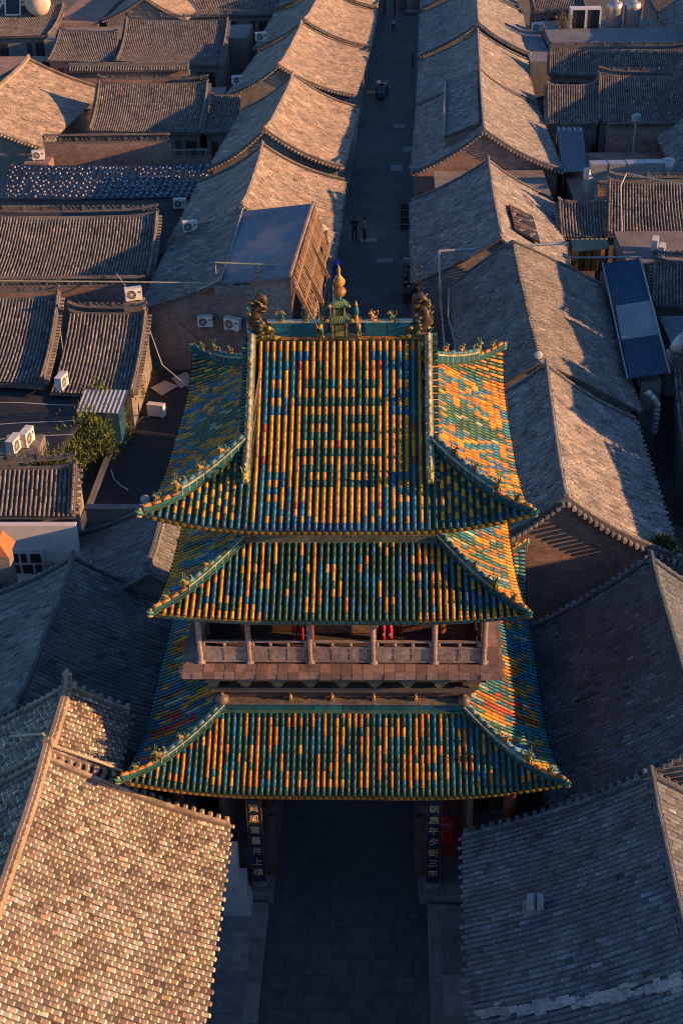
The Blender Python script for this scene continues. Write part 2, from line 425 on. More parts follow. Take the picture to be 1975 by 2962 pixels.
def lattice_ridge(P, h, parent, c=(.17,.15,.135), w=.16):
    """courtyard ridge wall: courses below and above, openwork between"""
    b = MB(c)
    band(b, P, w+.06, .10, z0=-.06); band(b, P, w, .05, z0=.04)
    band(b, P, w+.08, .07, z0=h-.07, c=tuple(np.array(c)*1.15))
    cap_row(b, [p+np.array([0,0,h+.02]) for p in P], .05, .26, c, across=False)
    L = sum(np.linalg.norm(P[i+1]-P[i]) for i in range(len(P)-1)); n = max(2, int(L/.32)); a, e = P[0], P[-1]
    for k in range(n):
        p = a+(e-a)*(k/n); q = a+(e-a)*((k+1)/n); zz = np.array([0,0,1.])
        b.bar(p+zz*.09, q+zz*(h-.07), .05, .045); b.bar(p+zz*(h-.07), q+zz*.09, .05, .045)
        if k % 4 == 0: b.bar(p+zz*.05, p+zz*(h-.05), .14, .12)
    return b.build('ridge_lattice', M['mortar'], parent)

def house(name, label, slopes, tile='pan', n_obj=0, base=GREY, ridge='low', verge=(1,1), wall='brick', zb=0.0,
          group=None, sag=.035, cat='house', gables=(1,1), ovh=.45, rc=None, spread=.15, tw=None, te=.28, capup=.25, T=None):
    """slopes: one (back wall under the ridge) or two sharing the ridge: (R0, R1, E0, E1)"""
    S = [Slope(*q, sag=sag) for q in slopes]
    c0 = sum((s.R0+s.R1+s.E0+s.E1)/4 for s in S)/len(S)
    root = empty(name, (c0[0], c0[1], zb), label, cat, group)
    rc = rc or tuple(np.array(base)*.95)
    for i, s in enumerate(S):
        rf = roof_slab(s, root)
        no = n_obj[i] if hasattr(n_obj, '__len__') else n_obj
        if tile == 'pan': pan_tiles(s, rf, no, base, spread=spread, w=tw or .21, ex=te, T=T)
        elif tile == 'tube': tube_tiles(s, rf, no, base, w=tw or .195)
    s0 = S[0]
    P = ridge_line(s0, up=capup)
    if ridge == 'low':
        b = MB(rc); band(b, P, .20, .12, z0=-.05); cap_row(b, [p+np.array([0,0,.09]) for p in P], .055, .42, rc, across=False)
        b.build('ridge', M['mortar'], root)
    elif ridge == 'wall':
        lattice_ridge(P, .48, root, tuple(np.array(rc)*.75))
    elif ridge == 'crest':
        b = MB(rc); band(b, P, .26, .30, z0=-.06); b.build('ridge', M['mortar'], root)
        b = MB(rc); cap_row(b, [p+np.array([0,0,.27]) for p in P], .065, .22, rc, across=True, length=.30); band(b, P, .12, .10, z0=.26)
        b.build('ridge_cap', M['mortar'], root)
    # verges: raised band along each end and a row of tile ends outside it
    for s in S:
        for u, on in ((0.0, verge[0]), (1.0, verge[1])):
            if not on: continue
            us = u + (.12 if u == 0 else -.12)/s.W
            Q = [s.at(us, j/12) for j in range(13)]
            b = MB(tuple(np.array(rc)*.62)); band(b, Q, .19, .14*on, z0=.01); cap_row(b, [p+np.array([0,0,.13*on+.03]) for p in Q], .06, .3, rc, across=False)
            b.build('verge', M['mortar'], root)
            b = MB(rc); Q = [s.at(u, j/12) for j in range(13)]
            cap_row(b, [p+np.array([0,0,.02]) for p in Q], .08, .27, tuple(np.array(rc)*1.25), across=True, length=.42)
            b.build('verge_tile_row', M['mortar'], root, kind='stuff')
    # walls
    wm = M[wall]
    for u, on in ((0.0, gables[0]), (1.0, gables[1])):
        if not on: continue
        ui = u + (.22 if u == 0 else -.22)/s0.W; ui2 = u + (.52 if u == 0 else -.52)/s0.W
        def sec(uu):
            out = []
            ov = ovh/S[0].L
            for j in range(11): out.append(S[0].at(uu, (1-ov)*(1-j/10), -.13))
            if len(S) > 1:
                ov = ovh/S[1].L
                for j in range(1, 11): out.append(S[1].at(uu, (1-ov)*(j/10), -.13))
            return out
        A, B = sec(ui), sec(ui2); n = len(A); b = MB()
        V = A+B+[np.array([p[0],p[1],zb]) for p in A]+[np.array([p[0],p[1],zb]) for p in B]; F = []
        for j in range(n-1):
            F += [(j, j+1, 2*n+j+1, 2*n+j), (n+j+1, n+j, 3*n+j, 3*n+j+1), (j+1, j, n+j, n+j+1)]
        F += [(0, 2*n, 3*n, n), (n-1, 2*n-1, 4*n-1, 3*n-1)]
        b.add(V, F); b.build('gable_wall', wm, root)
    for i, s in enumerate(S):
        ov = ovh/s.L; a = s.at(.5/s.W, 1-ov, -.16); e = s.at(1-.5/s.W, 1-ov, -.16); i1 = s.at(.5/s.W, 1-ov-.3/s.L, -.16); i2 = s.at(1-.5/s.W, 1-ov-.3/s.L, -.16)
        b = MB(); b.hexa([(a[0],a[1],zb),(e[0],e[1],zb),(i2[0],i2[1],zb),(i1[0],i1[1],zb), a, e, i2, i1]); b.build('wall', wm, root)
    if len(S) == 1:
        a = s0.at(.25/s0.W, .06, -.1); e = s0.at(1-.25/s0.W, .06, -.1); i1 = s0.at(.25/s0.W, .0, -.02); i2 = s0.at(1-.25/s0.W, .0, -.02)
        b = MB(); b.hexa([(a[0],a[1],zb),(e[0],e[1],zb),(i2[0],i2[1],zb),(i1[0],i1[1],zb), a, e, i2, i1]); b.build('back_wall', wm, root)
    return root, S
def row_house(name, label, y0, y1, xr, zr, er, el, **k):
    """house along the street: xr=(x at y0, x at y1) of the ridge; er/el = (x0, x1, z[, y0, y1]) of right/left eave"""
    R0, R1 = (xr[0], y0, zr), (xr[1], y1, zr)
    def e(t):
        a, b = (t[3], t[4]) if len(t) > 3 else (y0, y1)
        return (t[0], a, t[2]), (t[1], b, t[2])
    E0, E1 = e(el); G0, G1 = e(er)
    return house(name, label, [(R0, R1, E0, E1), (R0, R1, G0, G1)], **k)
# ---------------------------------------------------------------- the market tower
GL = {'Y': (.49,.242,.015), 'O': (.43,.158,.012), 'T': (.006,.13,.20), 'B': (.006,.095,.25), 'G': (.018,.085,.055),
      'R': (.33,.035,.02), 'N': (.20,.10,.045), 'P': (.30,.33,.20), 'E': (.02,.12,.10)}
def glaze(k, j=.16):
    c = np.array(GL[k])*random.uniform(1-j, 1+j); return np.clip(c*(1+rng.normal(0, .05, 3)), .004, .9)
SIDES = [lambda a, b, z: (a, -b, z), lambda a, b, z: (b, a, z), lambda a, b, z: (-a, b, z), lambda a, b, z: (-b, -a, z)]
class Ring:
    def __init__(s, tip, eave, inner, ze, zt, up, prof, bt=None):
        s.tip, s.eave, s.inner, s.ze, s.zt, s.up, s.prof, s.bt = tip, eave, inner, ze, zt, up, prof, bt
    def dims(s, k):
        i, o = (0, 1) if k % 2 == 0 else (1, 0)
        return dict(ea=s.tip[i], eb=s.tip[o], e0=s.eave[o], ia=s.inner[i], ib=s.inner[o])
    def w(s, k, a):
        d = s.dims(k); a0 = d['ia']*.55
        return max(0.0, (abs(a)-a0)/(d['ea']-a0))**2.2
    def pt(s, k, a, b):
        d = s.dims(k); w = s.w(k, a); be = d['e0']+(d['eb']-d['e0'])*w
        bt = d['ib'] if s.bt is None else s.bt
        q = (be-b)/(be-bt); p = s.prof*q+(1-s.prof)*q*q
        z = s.ze+(s.zt-s.ze)*p+s.up*w*max(0, 1-q)**1.8
        return np.array(SIDES[k](a, b, z))
    def beave(s, k, a): d = s.dims(k); return d['e0']+(d['eb']-d['e0'])*s.w(k, a)
    def btop(s, k, a, main=None):
        d = s.dims(k)
        if main is not None and k % 2 == 0 and abs(a) <= main: return s.bt
        if abs(a) <= d['ia']: return d['ib']
        return d['eb']-(d['eb']-d['ib'])*(d['ea']-abs(a))/(d['ea']-d['ia'])
    def hip(s, k, n=14):
        """corner between side k and the next, from the tip up"""
        d = s.dims(k); out = []
        for i in range(n+1):
            t = i/n; a = d['ea']+(d['ia']-d['ea'])*t; b = d['eb']+(d['ib']-d['eb'])*t
            out.append(s.pt(k, a, b))
        return out
def ring_roof(R, name, parent, sp, colfun, n_obj=0, main=None, n_main=25, drip='Y', deckc=(.022,.03,.03)):
    b = MB(deckc)
    for k in range(4):
        d = R.dims(k); NU, NQ = 28, 8
        for side in (0, 1):
            V = []
            for i in range(NU+1):
                a = (-1+2*i/NU)*d['ea']; be = R.beave(k, a); bt = R.btop(k, a, main)
                for j in range(NQ+1): p = R.pt(k, a, be+(bt-be)*j/NQ); V.append(p-np.array([0,0,.15*side]))
            F = []
            for i in range(NU):
                for j in range(NQ):
                    q = (i*(NQ+1)+j, (i+1)*(NQ+1)+j, (i+1)*(NQ+1)+j+1, i*(NQ+1)+j+1); F.append(q if not side else q[::-1])
            b.add(V, F, deckc if not side else (.06,.035,.025))
        V = []; F = []
        for i in range(NU+1):
            a = (-1+2*i/NU)*d['ea']; p = R.pt(k, a, R.beave(k, a)); V += [p, p-np.array([0,0,.15])]
        for i in range(NU): F.append((2*i, 2*i+1, 2*i+3, 2*i+2))
        b.add(V, F, (.10,.07,.04))
    roof = b.build(name, M['glaze'], parent)
    Os, Xs, Ys, Zs, Cs, Ms = [], [], [], [], [], []; DO, DX, DY, DZ, DC = [], [], [], [], []
    for k in range(4):
        d = R.dims(k); half = d['ea']-.12; n = int(half/sp)
        As = [i*sp for i in range(-n, n+1)]
        for ai, a in zip(range(-n, n+1), As):
            be, bt = R.beave(k, a), R.btop(k, a, main)
            pts = [R.pt(k, a, be+(bt-be)*q/12) for q in range(13)]
            L = sum(np.linalg.norm(pts[i+1]-pts[i]) for i in range(12))
            if L < .12: continue
            N = max(1, int(round(L/.258)))
            for j in range(N):
                ph, pl = R.pt(k, a, be+(bt-be)*(j+1)/N), R.pt(k, a, be+(bt-be)*j/N)
                Y = (pl-ph)/.258; e = .02
                X = R.pt(k, a+e, be+(bt-be)*(j+.5)/N)-R.pt(k, a-e, be+(bt-be)*(j+.5)/N)
                Z = np.cross(X, Y); Z *= np.sign(Z[2]); Z /= np.linalg.norm(Z); X = np.cross(Y, Z); X /= np.linalg.norm(X)
                jit = rng.normal(0, .012)
                Os.append(ph+Z*(.012+rng.normal(0,.003))); Xs.append(X*sp/.19); Ys.append(Y+X*jit); Zs.append(Z); Cs.append(colfun(k, ai, a, j, N, n)); Ms.append(k == 0)
            # eave: round end and the drip plate beside it
            p = R.pt(k, a, be); Yd = (R.pt(k, a, be)-R.pt(k, a, be-.05)); Yd /= np.linalg.norm(Yd)
            X = np.array(SIDES[k](1, 0, 0)); Zd = np.cross(X, Yd); Zd *= np.sign(Zd[2])
            DO.append(p+Yd*.012+Zd*.02); DX.append(X); DY.append(Yd); DZ.append(Zd); DC.append(Cs[-N]*1.05)
            p2 = R.pt(k, a+sp/2, R.beave(k, a+sp/2)); DO.append(p2+Yd*.02-Zd*.05); DX.append(X*1.15); DY.append(Yd); DZ.append(Zd*1.3); DC.append(glaze(drip))
            # nail cap near the eave
            p3 = R.pt(k, a, be-.13); Os.append(p3+Zd*.062); Xs.append(X*.30); Ys.append(Yd*.13); Zs.append(Zd*.5); Cs.append(np.array((.03,.05,.04))); Ms.append(False)
    A = lambda q: np.array(q)
    split_tiles('glazed_tile', GTUBE[0], GTUBE[1], A(Os), A(Xs), A(Ys), A(Zs), A(Cs), M['glaze'], roof, 'z', n_obj, A(Ms) if n_obj else None, K=GTUBE[2])
    DV = np.array([(.064*math.cos(t), .03-.02*(i == 6), .064*math.sin(t)) for i, t in enumerate([math.pi/3*q for q in range(6)])]+[(0,.05,0)]); DF = np.array([(i, (i+1) % 6, 6) for i in range(6)])
    frames_field('eave_tile_row', DV, DF, A(DO), A(DX), A(DY), A(DZ), A(DC), M['glaze'], roof)
    return roof

# A: pattern of the upper front slope, columns from the verge to the middle (mirrored), ridge (row 0) to eave
PAT = ["YYYYYYYYYYYYYYYYYYYYYYT", "OTTTTTTTTRYYYRTTTTTTTBT", "YYTTYBYBYYYYYYYTYTYTTYT", "OTTTYBYTYYYYYYYTYTYTTTB", "YYTYYYBBYYYYYYYBBYYYTYB",
       "YTTTTBYYYYYYYYYYYTTTTTB", "YBROYYGYYYYYGYYYYYYRYBB", "YBYOGYGYGGGYGYGGGYYBTYT", "YYYYGYGYGYGYGYGYGYYYYBB", "YOGGGGGYGYGGGGGYGYYYYYB",
       "YYYYGYGYGYGYGYGYGYYYYYB", "YYYYTYGYGGGYGYGGGYYYYYB", "YYYYYYGYYYYRGYYYYYYYYYB"]
def col_A(k, ai, a, j, N, n):
    if k % 2 == 0 and abs(ai) <= 12:
        s = PAT[12-abs(ai)]; r = min(len(s)-1, int((N-1-j)/max(1, N-1)*(len(s)-1)+.5)); return glaze(s[r])
    if k % 2 == 0:
        if j == 0: return glaze('T' if random.random() < .6 else 'G')
        return glaze('Y') if (j+abs(ai)) % 2 == 0 and abs(ai) > 14 else glaze('G' if random.random() < .8 else 'T')
    # side slopes: a green diamond on yellow, broken by blue bars
    dia = abs(a)/1.5+abs(j/N-.5)/.62+rng.normal(0, .17)
    if dia < .75: return glaze('G' if random.random() < .9 else 'P')
    if .98 < dia < 1.22: return glaze('T' if random.random() < .65 else 'Y')
    if 1.75 < dia < 2.0 and random.random() < .75: return glaze('B' if random.random() < .5 else 'T')
    if abs(a) > 3.4 and (j//2+abs(ai)) % 2: return glaze('G')
    return glaze(random.choice('YYOOOONOTTG'))
_run = {}
def col_mix(p, eave):
    def f(k, ai, a, j, N, n):
        if j == 0:
            if callable(eave): return glaze(eave(k, ai, n))
            return glaze(eave)
        key = (id(p), k, ai)
        if key not in _run or random.random() < (.62 if k % 2 == 0 else .5):
            mid = abs(a) < 2.2
            _run[key] = random.choice(p['mid'] if mid and k % 2 == 0 else (p['side'] if k % 2 else p['out']))
        return glaze(_run[key])
    return f
PB = dict(mid='GGGGTTTGGYYOGTB', out='YYTTGGTTYOOBG', side='YOTTEEGPBNOTY')
PC = dict(mid='GGGTGGYYOOOOGGE', out='GGTTOYOGGETOYO', side='TTEEBYOONRTEPYB')

# the tower
tower = empty('market_tower', (0, 0, 0), 'three-eaved market tower over the street with yellow, green and blue glazed roofs', 'tower')
RA = Ring((5.20, 5.28), (5.08, 5.14), (2.68, 2.78), 13.86, 17.22, .66, .55, bt=.22)
RB = Ring((5.24, 5.24), (5.10, 5.12), (2.80, 2.80), 10.83, 12.11, .36, .72)
RC = Ring((6.52, 6.44), (6.30, 6.26), (3.65, 4.05), 5.20, 6.72, .76, .72)
ra = ring_roof(RA, 'upper_roof', tower, .1916, col_A, 300, main=2.45)
rb = ring_roof(RB, 'middle_roof', tower, .19, col_mix(PB, lambda k, ai, n: ('Y' if abs(ai) > 11 else 'G') if k == 0 else 'Y'), drip='T')
rc_ = ring_roof(RC, 'lower_roof', tower, .185, col_mix(PC, lambda k, ai, n: 'G' if k == 0 else ('T' if random.random() < .7 else 'E')), drip='Y')

TEAL, PALE, ORG, DGR = (.010,.10,.13), (.40,.38,.24), (.42,.17,.035), (.03,.07,.05)
def xf(o, f, u=(0,0,1)):
    f = np.array(f, float); f /= np.linalg.norm(f); r = np.cross(f, u); r /= np.linalg.norm(r); u2 = np.cross(r, f)
    return lambda p: np.array(o)+r*p[0]+f*p[1]+u2*p[2]
def beast(name, o, f, s, c1, c2, parent, tall=False):
    """small glazed ridge animal: body, legs, raised head with ears and muzzle, curled tail"""
    T = xf(o, f); b = MB(c1)
    def ball(c, r, cc=None):
        t = MB(); t.ball((0,0,0), r, 7, 5); b.add([T(np.array(v)*s+np.array(c)*s) for v in t.V], t.F, cc or c1)
    def tube(ps, rr, cc=None): b.tube([T(np.array(p)*s) for p in ps], [q*s for q in rr], 6, cc or c1)
    ball((0,0,.05), (.13,.22,.06), c2)
    ball((0,-.02,.24), (.10,.19,.13)); ball((0,.12,.34), (.10,.11,.15))
    ball((0,.20,.53), (.09,.11,.09), c2); ball((0,.31,.50), (.05,.07,.045), c2)
    for sx in (-1, 1):
        tube([(sx*.06,.16,.26),(sx*.07,.19,.05)], [.04,.03]); tube([(sx*.07,-.12,.24),(sx*.08,-.14,.05)], [.055,.03])
        tube([(sx*.05,.16,.58),(sx*.09,.10,.70 if not tall else .86)], [.03,.008], c2)
    tube([(0,-.18,.28),(0,-.29,.40),(0,-.25,.55),(0,-.16,.58)], [.05,.045,.035,.02], c2)
    tube([(0,.02,.42),(0,-.06,.52),(0,.02,.60)], [.03,.045,.012], c2)
    return b.build(name, M['glaze'], parent, smooth=True)
# hip ridges with their animals, tip ornaments
def hip_ridges(R, parent, s_up, nb, main_h=.26):
    for k in range(4):
        H = R.hip(k); n = len(H)-1; cut = int(n*.42)
        Hh = [p+np.array([0,0,.02]) for p in H]
        b = MB(TEAL)
        band(b, Hh, .24, .07, c=DGR); band(b, [p+np.array([0,0,.07]) for p in Hh[:cut+1]], .17, .09, c=TEAL)
        band(b, [p+np.array([0,0,.07]) for p in Hh[cut:]], .19, main_h, c=TEAL)
        # joints between ridge panels
        for i in range(cut, n):
            p = Hh[i]+np.array([0,0,.07]); q = Hh[i]+(Hh[i+1]-Hh[i])*.06+np.array([0,0,.07]); band(b, [p, q], .205, main_h*.95, c=PALE)
        band(b, [p+np.array([0,0,.07+main_h]) for p in Hh[cut:]], .24, .05, c=PALE)
        hp = b.build('hip_ridge', M['glaze'], parent)
        b = MB(ORG)
        cap_row(b, [p+np.array([0,0,.17]) for p in Hh[:cut+1]], .07, .26, ORG if k != 2 else TEAL, across=False)
        cap_row(b, [p+np.array([0,0,.14+main_h]) for p in Hh[cut:]], .075, .26, (.05,.16,.20), across=False)
        b.build('ridge_cap', M['glaze'], hp, smooth=True)
        out = H[0]-H[4]; out[2] = 0
        beast('ridge_beast', Hh[cut]+np.array([0,0,.15]), out, s_up*1.25, (.22,.15,.04), (.14,.18,.09), hp, True)
        for i in range(nb):
            beast('ridge_beast', Hh[cut+3+i*3]+np.array([0,0,.14+main_h]), out, s_up*.8, (.34,.17,.03), (.10,.15,.08), hp)
        beast('ridge_beast', Hh[2]+np.array([0,0,.2]), out, s_up*.75, (.18,.15,.05), (.08,.14,.08), hp)
        # tip: fish-like dragon head under the eave corner
        tip = Hh[0]; d = out/np.linalg.norm(out); b = MB((.03,.14,.11))
        b.tube([tip-d*.3-np.array([0,0,.02]), tip+d*.02+np.array([0,0,0]), tip+d*.14+np.array([0,0,.05]), tip+d*.22+np.array([0,0,.15])], [.08,.10,.07,.015], 8, (.03,.15,.13))
        b.tube([tip+d*.05-np.array([0,0,.08]), tip+d*.13-np.array([0,0,.07]), tip+d*.2-np.array([0,0,.02])], [.06,.05,.015], 7, (.30,.28,.09))
        b.ball(tip+d*.08+np.array([0,0,.12]), (.06,.06,.05), 7, 5, (.45,.25,.05))
        b.tube([tip+d*.0+np.array([0,0,.1]), tip-d*.08+np.array([0,0,.24])], [.035,.008], 5, (.35,.32,.12))
        b.build('corner_dragon', M['glaze'], hp, smooth=True)
hip_ridges(RA, ra, .60, 2, .22); hip_ridges(RB, rb, .52, 1, .16); hip_ridges(RC, rc_, .58, 1, .16)
# verges of the upper roof, front and back
for k in (0, 2):
    for sx in (-1, 1):
        def vp(b_, dx=0.0, dz=0.0): p = RA.pt(k, sx*2.55, b_); return p+np.array([(sx if k == 0 else -sx)*dx, 0, dz])
        bs = [.22+(3.78-.22)*i/14 for i in range(15)]
        b = MB(PALE); band(b, [vp(q) for q in bs], .16, .20, c=TEAL); band(b, [vp(q, 0, .20) for q in bs], .22, .05, c=PALE); band(b, [vp(q, -.1, .0) for q in bs], .05, .12, c=(.06,.14,.10))
        vg = b.build('verge', M['glaze'], ra)
        b = MB(PALE); cap_row(b, [vp(q, 0, .28) for q in bs], .07, .27, PALE, across=False); b.build('ridge_cap', M['glaze'], vg, smooth=True)
        b = MB(TEAL); cap_row(b, [vp(q, .16, .04) for q in bs], .075, .20, (.03,.10,.09), across=True, length=.22); b.build('verge_tile_row', M['glaze'], vg)
        f = (0, -1, -.4) if k == 0 else (0, 1, -.4)
        for q in (.9, 1.7, 2.5): beast('ridge_beast', vp(q, 0, .30), f, .42, (.48,.26,.05), (.34,.30,.14), vg)
        beast('ridge_beast', vp(3.75, 0, .12), f, .85, (.40,.32,.08), (.30,.32,.12), vg, True)
# gable triangles under the upper roof
for sx in (-1, 1):
    V = []; n = 10
    for i in range(n+1):
        y = -2.9+5.8*i/n; b_ = max(.22, abs(y)); z = RA.pt(0, 0, b_)[2]-.1; V.append((sx*2.5, y, z))
    b = MB((.10,.045,.03)); b.add(V+[(sx*2.5, 2.9, 14.6), (sx*2.5, -2.9, 14.6)], [tuple(range(n+3))]); b.build('gable_board', M['paint'], ra)
# main ridge: strips, teal panels with pale joints, finial, dragons
b = MB(ORG); b.box((-2.5,-.17,17.18),(2.5,.17,17.26), DGR); b.box((-2.52,-.15,17.263),(2.52,.15,17.34), ORG)
mr_ = b.build('main_ridge', M['glaze'], ra)
b = MB(PALE)
for i in range(14): x = -2.45+i*.377; b.box((x-.006,-.175,17.19),(x+.006,-.14,17.335), PALE)
b.box((-2.1,-.115,17.77),(2.1,.115,17.80), PALE); b.build('joint_strip', M['glaze'], mr_)
for x0, x1 in ((-2.02,-1.36),(-1.34,-.70),(.70,1.34),(1.36,2.02)):
    b = MB((.008,.14,.18)); b.box((x0,-.10,17.34),(x1,.10,17.77)); b.box((x0+.03,-.112,17.38),(x1-.03,-.1,17.73), (.006,.12,.165)); b.build('ridge_panel', M['glaze'], mr_)
b = MB((.05,.09,.04))
b.box((-.24,-.2,17.34),(.24,.2,17.82), (.05,.08,.03)); b.box((-.13,-.215,17.40),(.13,-.2,17.74), (.20,.20,.06))
for sx in (-1,1): b.box((sx*.20-.025,-.225,17.36),(sx*.20+.025,-.2,17.82), (.48,.25,.04))
b.add([(-.33,-.28,17.82),(.33,-.28,17.82),(.33,.28,17.82),(-.33,.28,17.82),(-.18,-.14,18.0),(.18,-.14,18.0),(.18,.14,18.0),(-.18,.14,18.0)], [(0,1,5,4),(1,2,6,5),(2,3,7,6),(3,0,4,7),(4,5,6,7),(3,2,1,0)], (.05,.12,.05))
for i in range(9): x = -.28+.07*i; b.tube([(x*.62,-.15,17.99),(x,-.285,17.83)], .018, 5, (.16,.22,.09))
b.box((-.16,-.13,18.0),(.16,.13,18.27), (.04,.07,.03))
for sx in (-1,1): b.box((sx*.145-.02,-.15,18.0),(sx*.145+.02,-.11,18.27), (.5,.27,.04))
b.add([(-.26,-.22,18.27),(.26,-.22,18.27),(.26,.22,18.27),(-.26,.22,18.27),(-.10,-.08,18.44),(.10,-.08,18.44),(.10,.08,18.44),(-.10,.08,18.44)], [(0,1,5,4),(1,2,6,5),(2,3,7,6),(3,0,4,7),(4,5,6,7),(3,2,1,0)], (.05,.13,.06))
for i in range(7): x = -.21+.07*i; b.tube([(x*.5,-.09,18.43),(x,-.225,18.28)], .018, 5, (.16,.24,.1))
for sx in (-1,1): b.ball((sx*.28,-.22,18.33), .05, 6, 4, (.5,.28,.06)); b.ball((sx*.36,-.26,17.9), .06, 6, 4, (.45,.25,.06))
pv = b.build('ridge_pavilion', M['glaze'], mr_)
b = MB((.42,.17,.04))
b.lathe((0,0,18.44), [(.05,0),(.07,.05),(.05,.1)], 12, (.05,.14,.1))
b.lathe((0,0,18.53), [(.05,0),(.15,.04),(.20,.13),(.20,.19),(.14,.27),(.06,.31)], 14, (.25,.12,.035))
b.lathe((0,0,18.83), [(.05,0),(.13,.04),(.175,.12),(.17,.20),(.10,.29),(.045,.36),(.035,.44),(.055,.50),(.03,.58),(.006,.66)], 14, (.52,.25,.03))
b.build('finial', M['glaze'], mr_, smooth=True)
for sx in (-1, 1):
    b = MB((.01,.12,.14)); x = sx*.47
    b.lathe((x,0,17.78), [(.07,0),(.08,.1),(.055,.16),(.08,.2)], 9, (.45,.22,.04)); b.lathe((x,0,17.98), [(.075,0),(.085,.1),(.06,.22),(.045,.26)], 9, (.01,.13,.16)); b.lathe((x,0,18.24), [(.04,0),(.055,.05),(.03,.1),(.005,.17)], 9, (.5,.26,.04))
    b.build('bottle_finial', M['glaze'], mr_, smooth=True)
    beast('ridge_dragon', (sx*.52,-.12,17.34), (sx*.2,-1,0), .75, (.06,.10,.04), (.42,.28,.07), mr_, True)
for x, c1 in ((-1.72,(.02,.13,.14)), (-.98,(.10,.14,.05)), (.98,(.40,.2,.05)), (1.52,(.05,.15,.09))):
    beast('ridge_beast', (x,-.0,17.79), (1 if x < 0 else -1,-.5,0), .50, c1, (.46,.26,.06), mr_)
for sx in (-1, 1):   # large dragon with a curled tail at each end of the ridge
    b = MB((.16,.10,.04)); x = sx*2.33; T = lambda p: np.array((x-sx*p[0], p[1], 17.2+p[2]))
    b.tube([T(p) for p in ((.52,0,.30),(.30,0,.34),(.02,0,.40),(-.16,0,.62),(-.10,0,.92),(.10,0,1.12),(.20,0,1.0),(.12,0,.86),(.02,0,.92))], [.10,.18,.22,.21,.17,.11,.08,.05,.03], 8, (.06,.04,.02))
    b.tube([T(p) for p in ((-.08,0,.98),(-.10,0,1.2),(.02,0,1.35),(.16,0,1.31),(.19,0,1.17),(.09,0,1.10),(.02,0,1.18),(.07,0,1.24))], [.10,.12,.12,.11,.09,.07,.05,.02], 8, (.055,.04,.025))
    b.tube([T(p) for p in ((.30,-.12,.22),(.46,-.14,.12),(.60,-.12,.2))], [.08,.07,.03], 7, (.42,.28,.06)); b.ball(T((.28,-.16,.44)), .07, 7, 5, (.45,.3,.07))
    for q in range(5): b.tube([T((-.2-.02*q,-.1,.3+.17*q)), T((-.36,-.12,.42+.17*q))], [.05,.01], 5, (.30,.2,.06) if q % 2 else (.02,.12,.12))
    for q in range(6): b.ball(T((.05+.03*math.sin(q*2),-.21,.2+.11*q)), (.07,.05,.05), 6, 4, (.14,.12,.04) if q % 2 else (.05,.12,.08))
    for q in range(26):
        t_ = q/25; ang = t_*5.2; cx_, cz_ = -.02+.2*math.cos(ang+2.2), .75+.5*math.sin(ang*.9-.6); yy = random.choice((-1,1))*random.uniform(.12,.2)
        b.tube([T((cx_,yy*.6,cz_)), T((cx_-random.uniform(.03,.14),yy,cz_+random.uniform(.03,.12)))], [.045,.008], 5, random.choice(((.25,.17,.05),(.10,.08,.03),(.04,.10,.07),(.32,.2,.05))))
    for q in range(8): b.ball(T((.42-.09*q,-.16-.04*random.random(),.16+.05*random.random())), (.06,.045,.05), 6, 4, random.choice(((.30,.2,.05),(.06,.11,.06),(.16,.12,.04))))
    dr = b.build('ridge_end_dragon', M['glaze'], mr_, smooth=True)
    b = MB((.03,.02,.02)); tx = x-sx*.02
    b.tube([(tx,0,18.4),(tx,0,19.35)], .014, 5); b.ball((tx,0,19.42), (.05,.05,.04), 6, 4, (.45,.30,.15))
    for zz, ww in ((18.72,.10),(18.92,.2),(19.12,.14),(19.28,.22)):
        for q in (-1, 1): b.tube([(tx,0,zz),(tx+q*ww*.6,0,zz+.02),(tx+q*ww,0,zz+.1)], [.012,.014,.004], 4)
        b.tube([(tx,-.1,zz+.05),(tx,0,zz),(tx,.1,zz+.05)], .01, 4)
    b.build('iron_finial', M['iron'], dr)
# body: core walls, upper ridge bands, gallery
b = MB(); b.box((-2.72,-2.72,8.66),(2.72,2.72,14.6)); b.box((-3.3,-3.3,13.2),(3.3,3.3,13.62)); b.build('core_wall', M['wood'], tower)
b = MB((.11,.12,.09))
for k in range(4):
    P = [np.array(SIDES[k](a, 2.84, 12.1)) for a in (-2.86, 2.86)]; band(b, P, .22, .26, z0=-.06, c=(.09,.11,.085)); band(b, P, .28, .05, z0=.2, c=(.16,.15,.11))
b.build('wall_ridge', M['glaze'], rb)
b = MB((.015,.11,.13))
for k in range(4):
    d = RC.dims(k)
    for i in range(8):
        a0 = -d['ia']+2*d['ia']*i/8; a1 = -d['ia']+2*d['ia']*(i+1)/8-.015
        band(b, [np.array(SIDES[k](a0, d['ib']+.02, 6.72)), np.array(SIDES[k](a1, d['ib']+.02, 6.72))], .16, .27, z0=0, c=tuple(np.array((.012,.10,.13))*random.uniform(.8,1.25)))
    band(b, [np.array(SIDES[k](a, d['ib']+.02, 6.72)) for a in (-d['ia'], d['ia'])], .30, .07, z0=-.05, c=(.05,.13,.10))
    band(b, [np.array(SIDES[k](a, d['ib']+.02, 6.99)) for a in (-d['ia'], d['ia'])], .26, .07, z0=0, c=(.17,.15,.12))
b.build('wall_ridge', M['glaze'], rc_)
for k in range(4):   # knobs at the corners of the lower wall ridge
    d = RC.dims(k); p = SIDES[k](d['ia']+.02, d['ib']+.05, 6.95); b = MB((.12,.10,.08)); b.lathe(p, [(.12,0),(.2,.06),(.21,.2),(.12,.3),(.04,.33)], 10); b.ball((p[0],p[1],p[2]+.36), .07, 7, 5); b.build('corner_knob', M['glaze'], rc_, smooth=True)
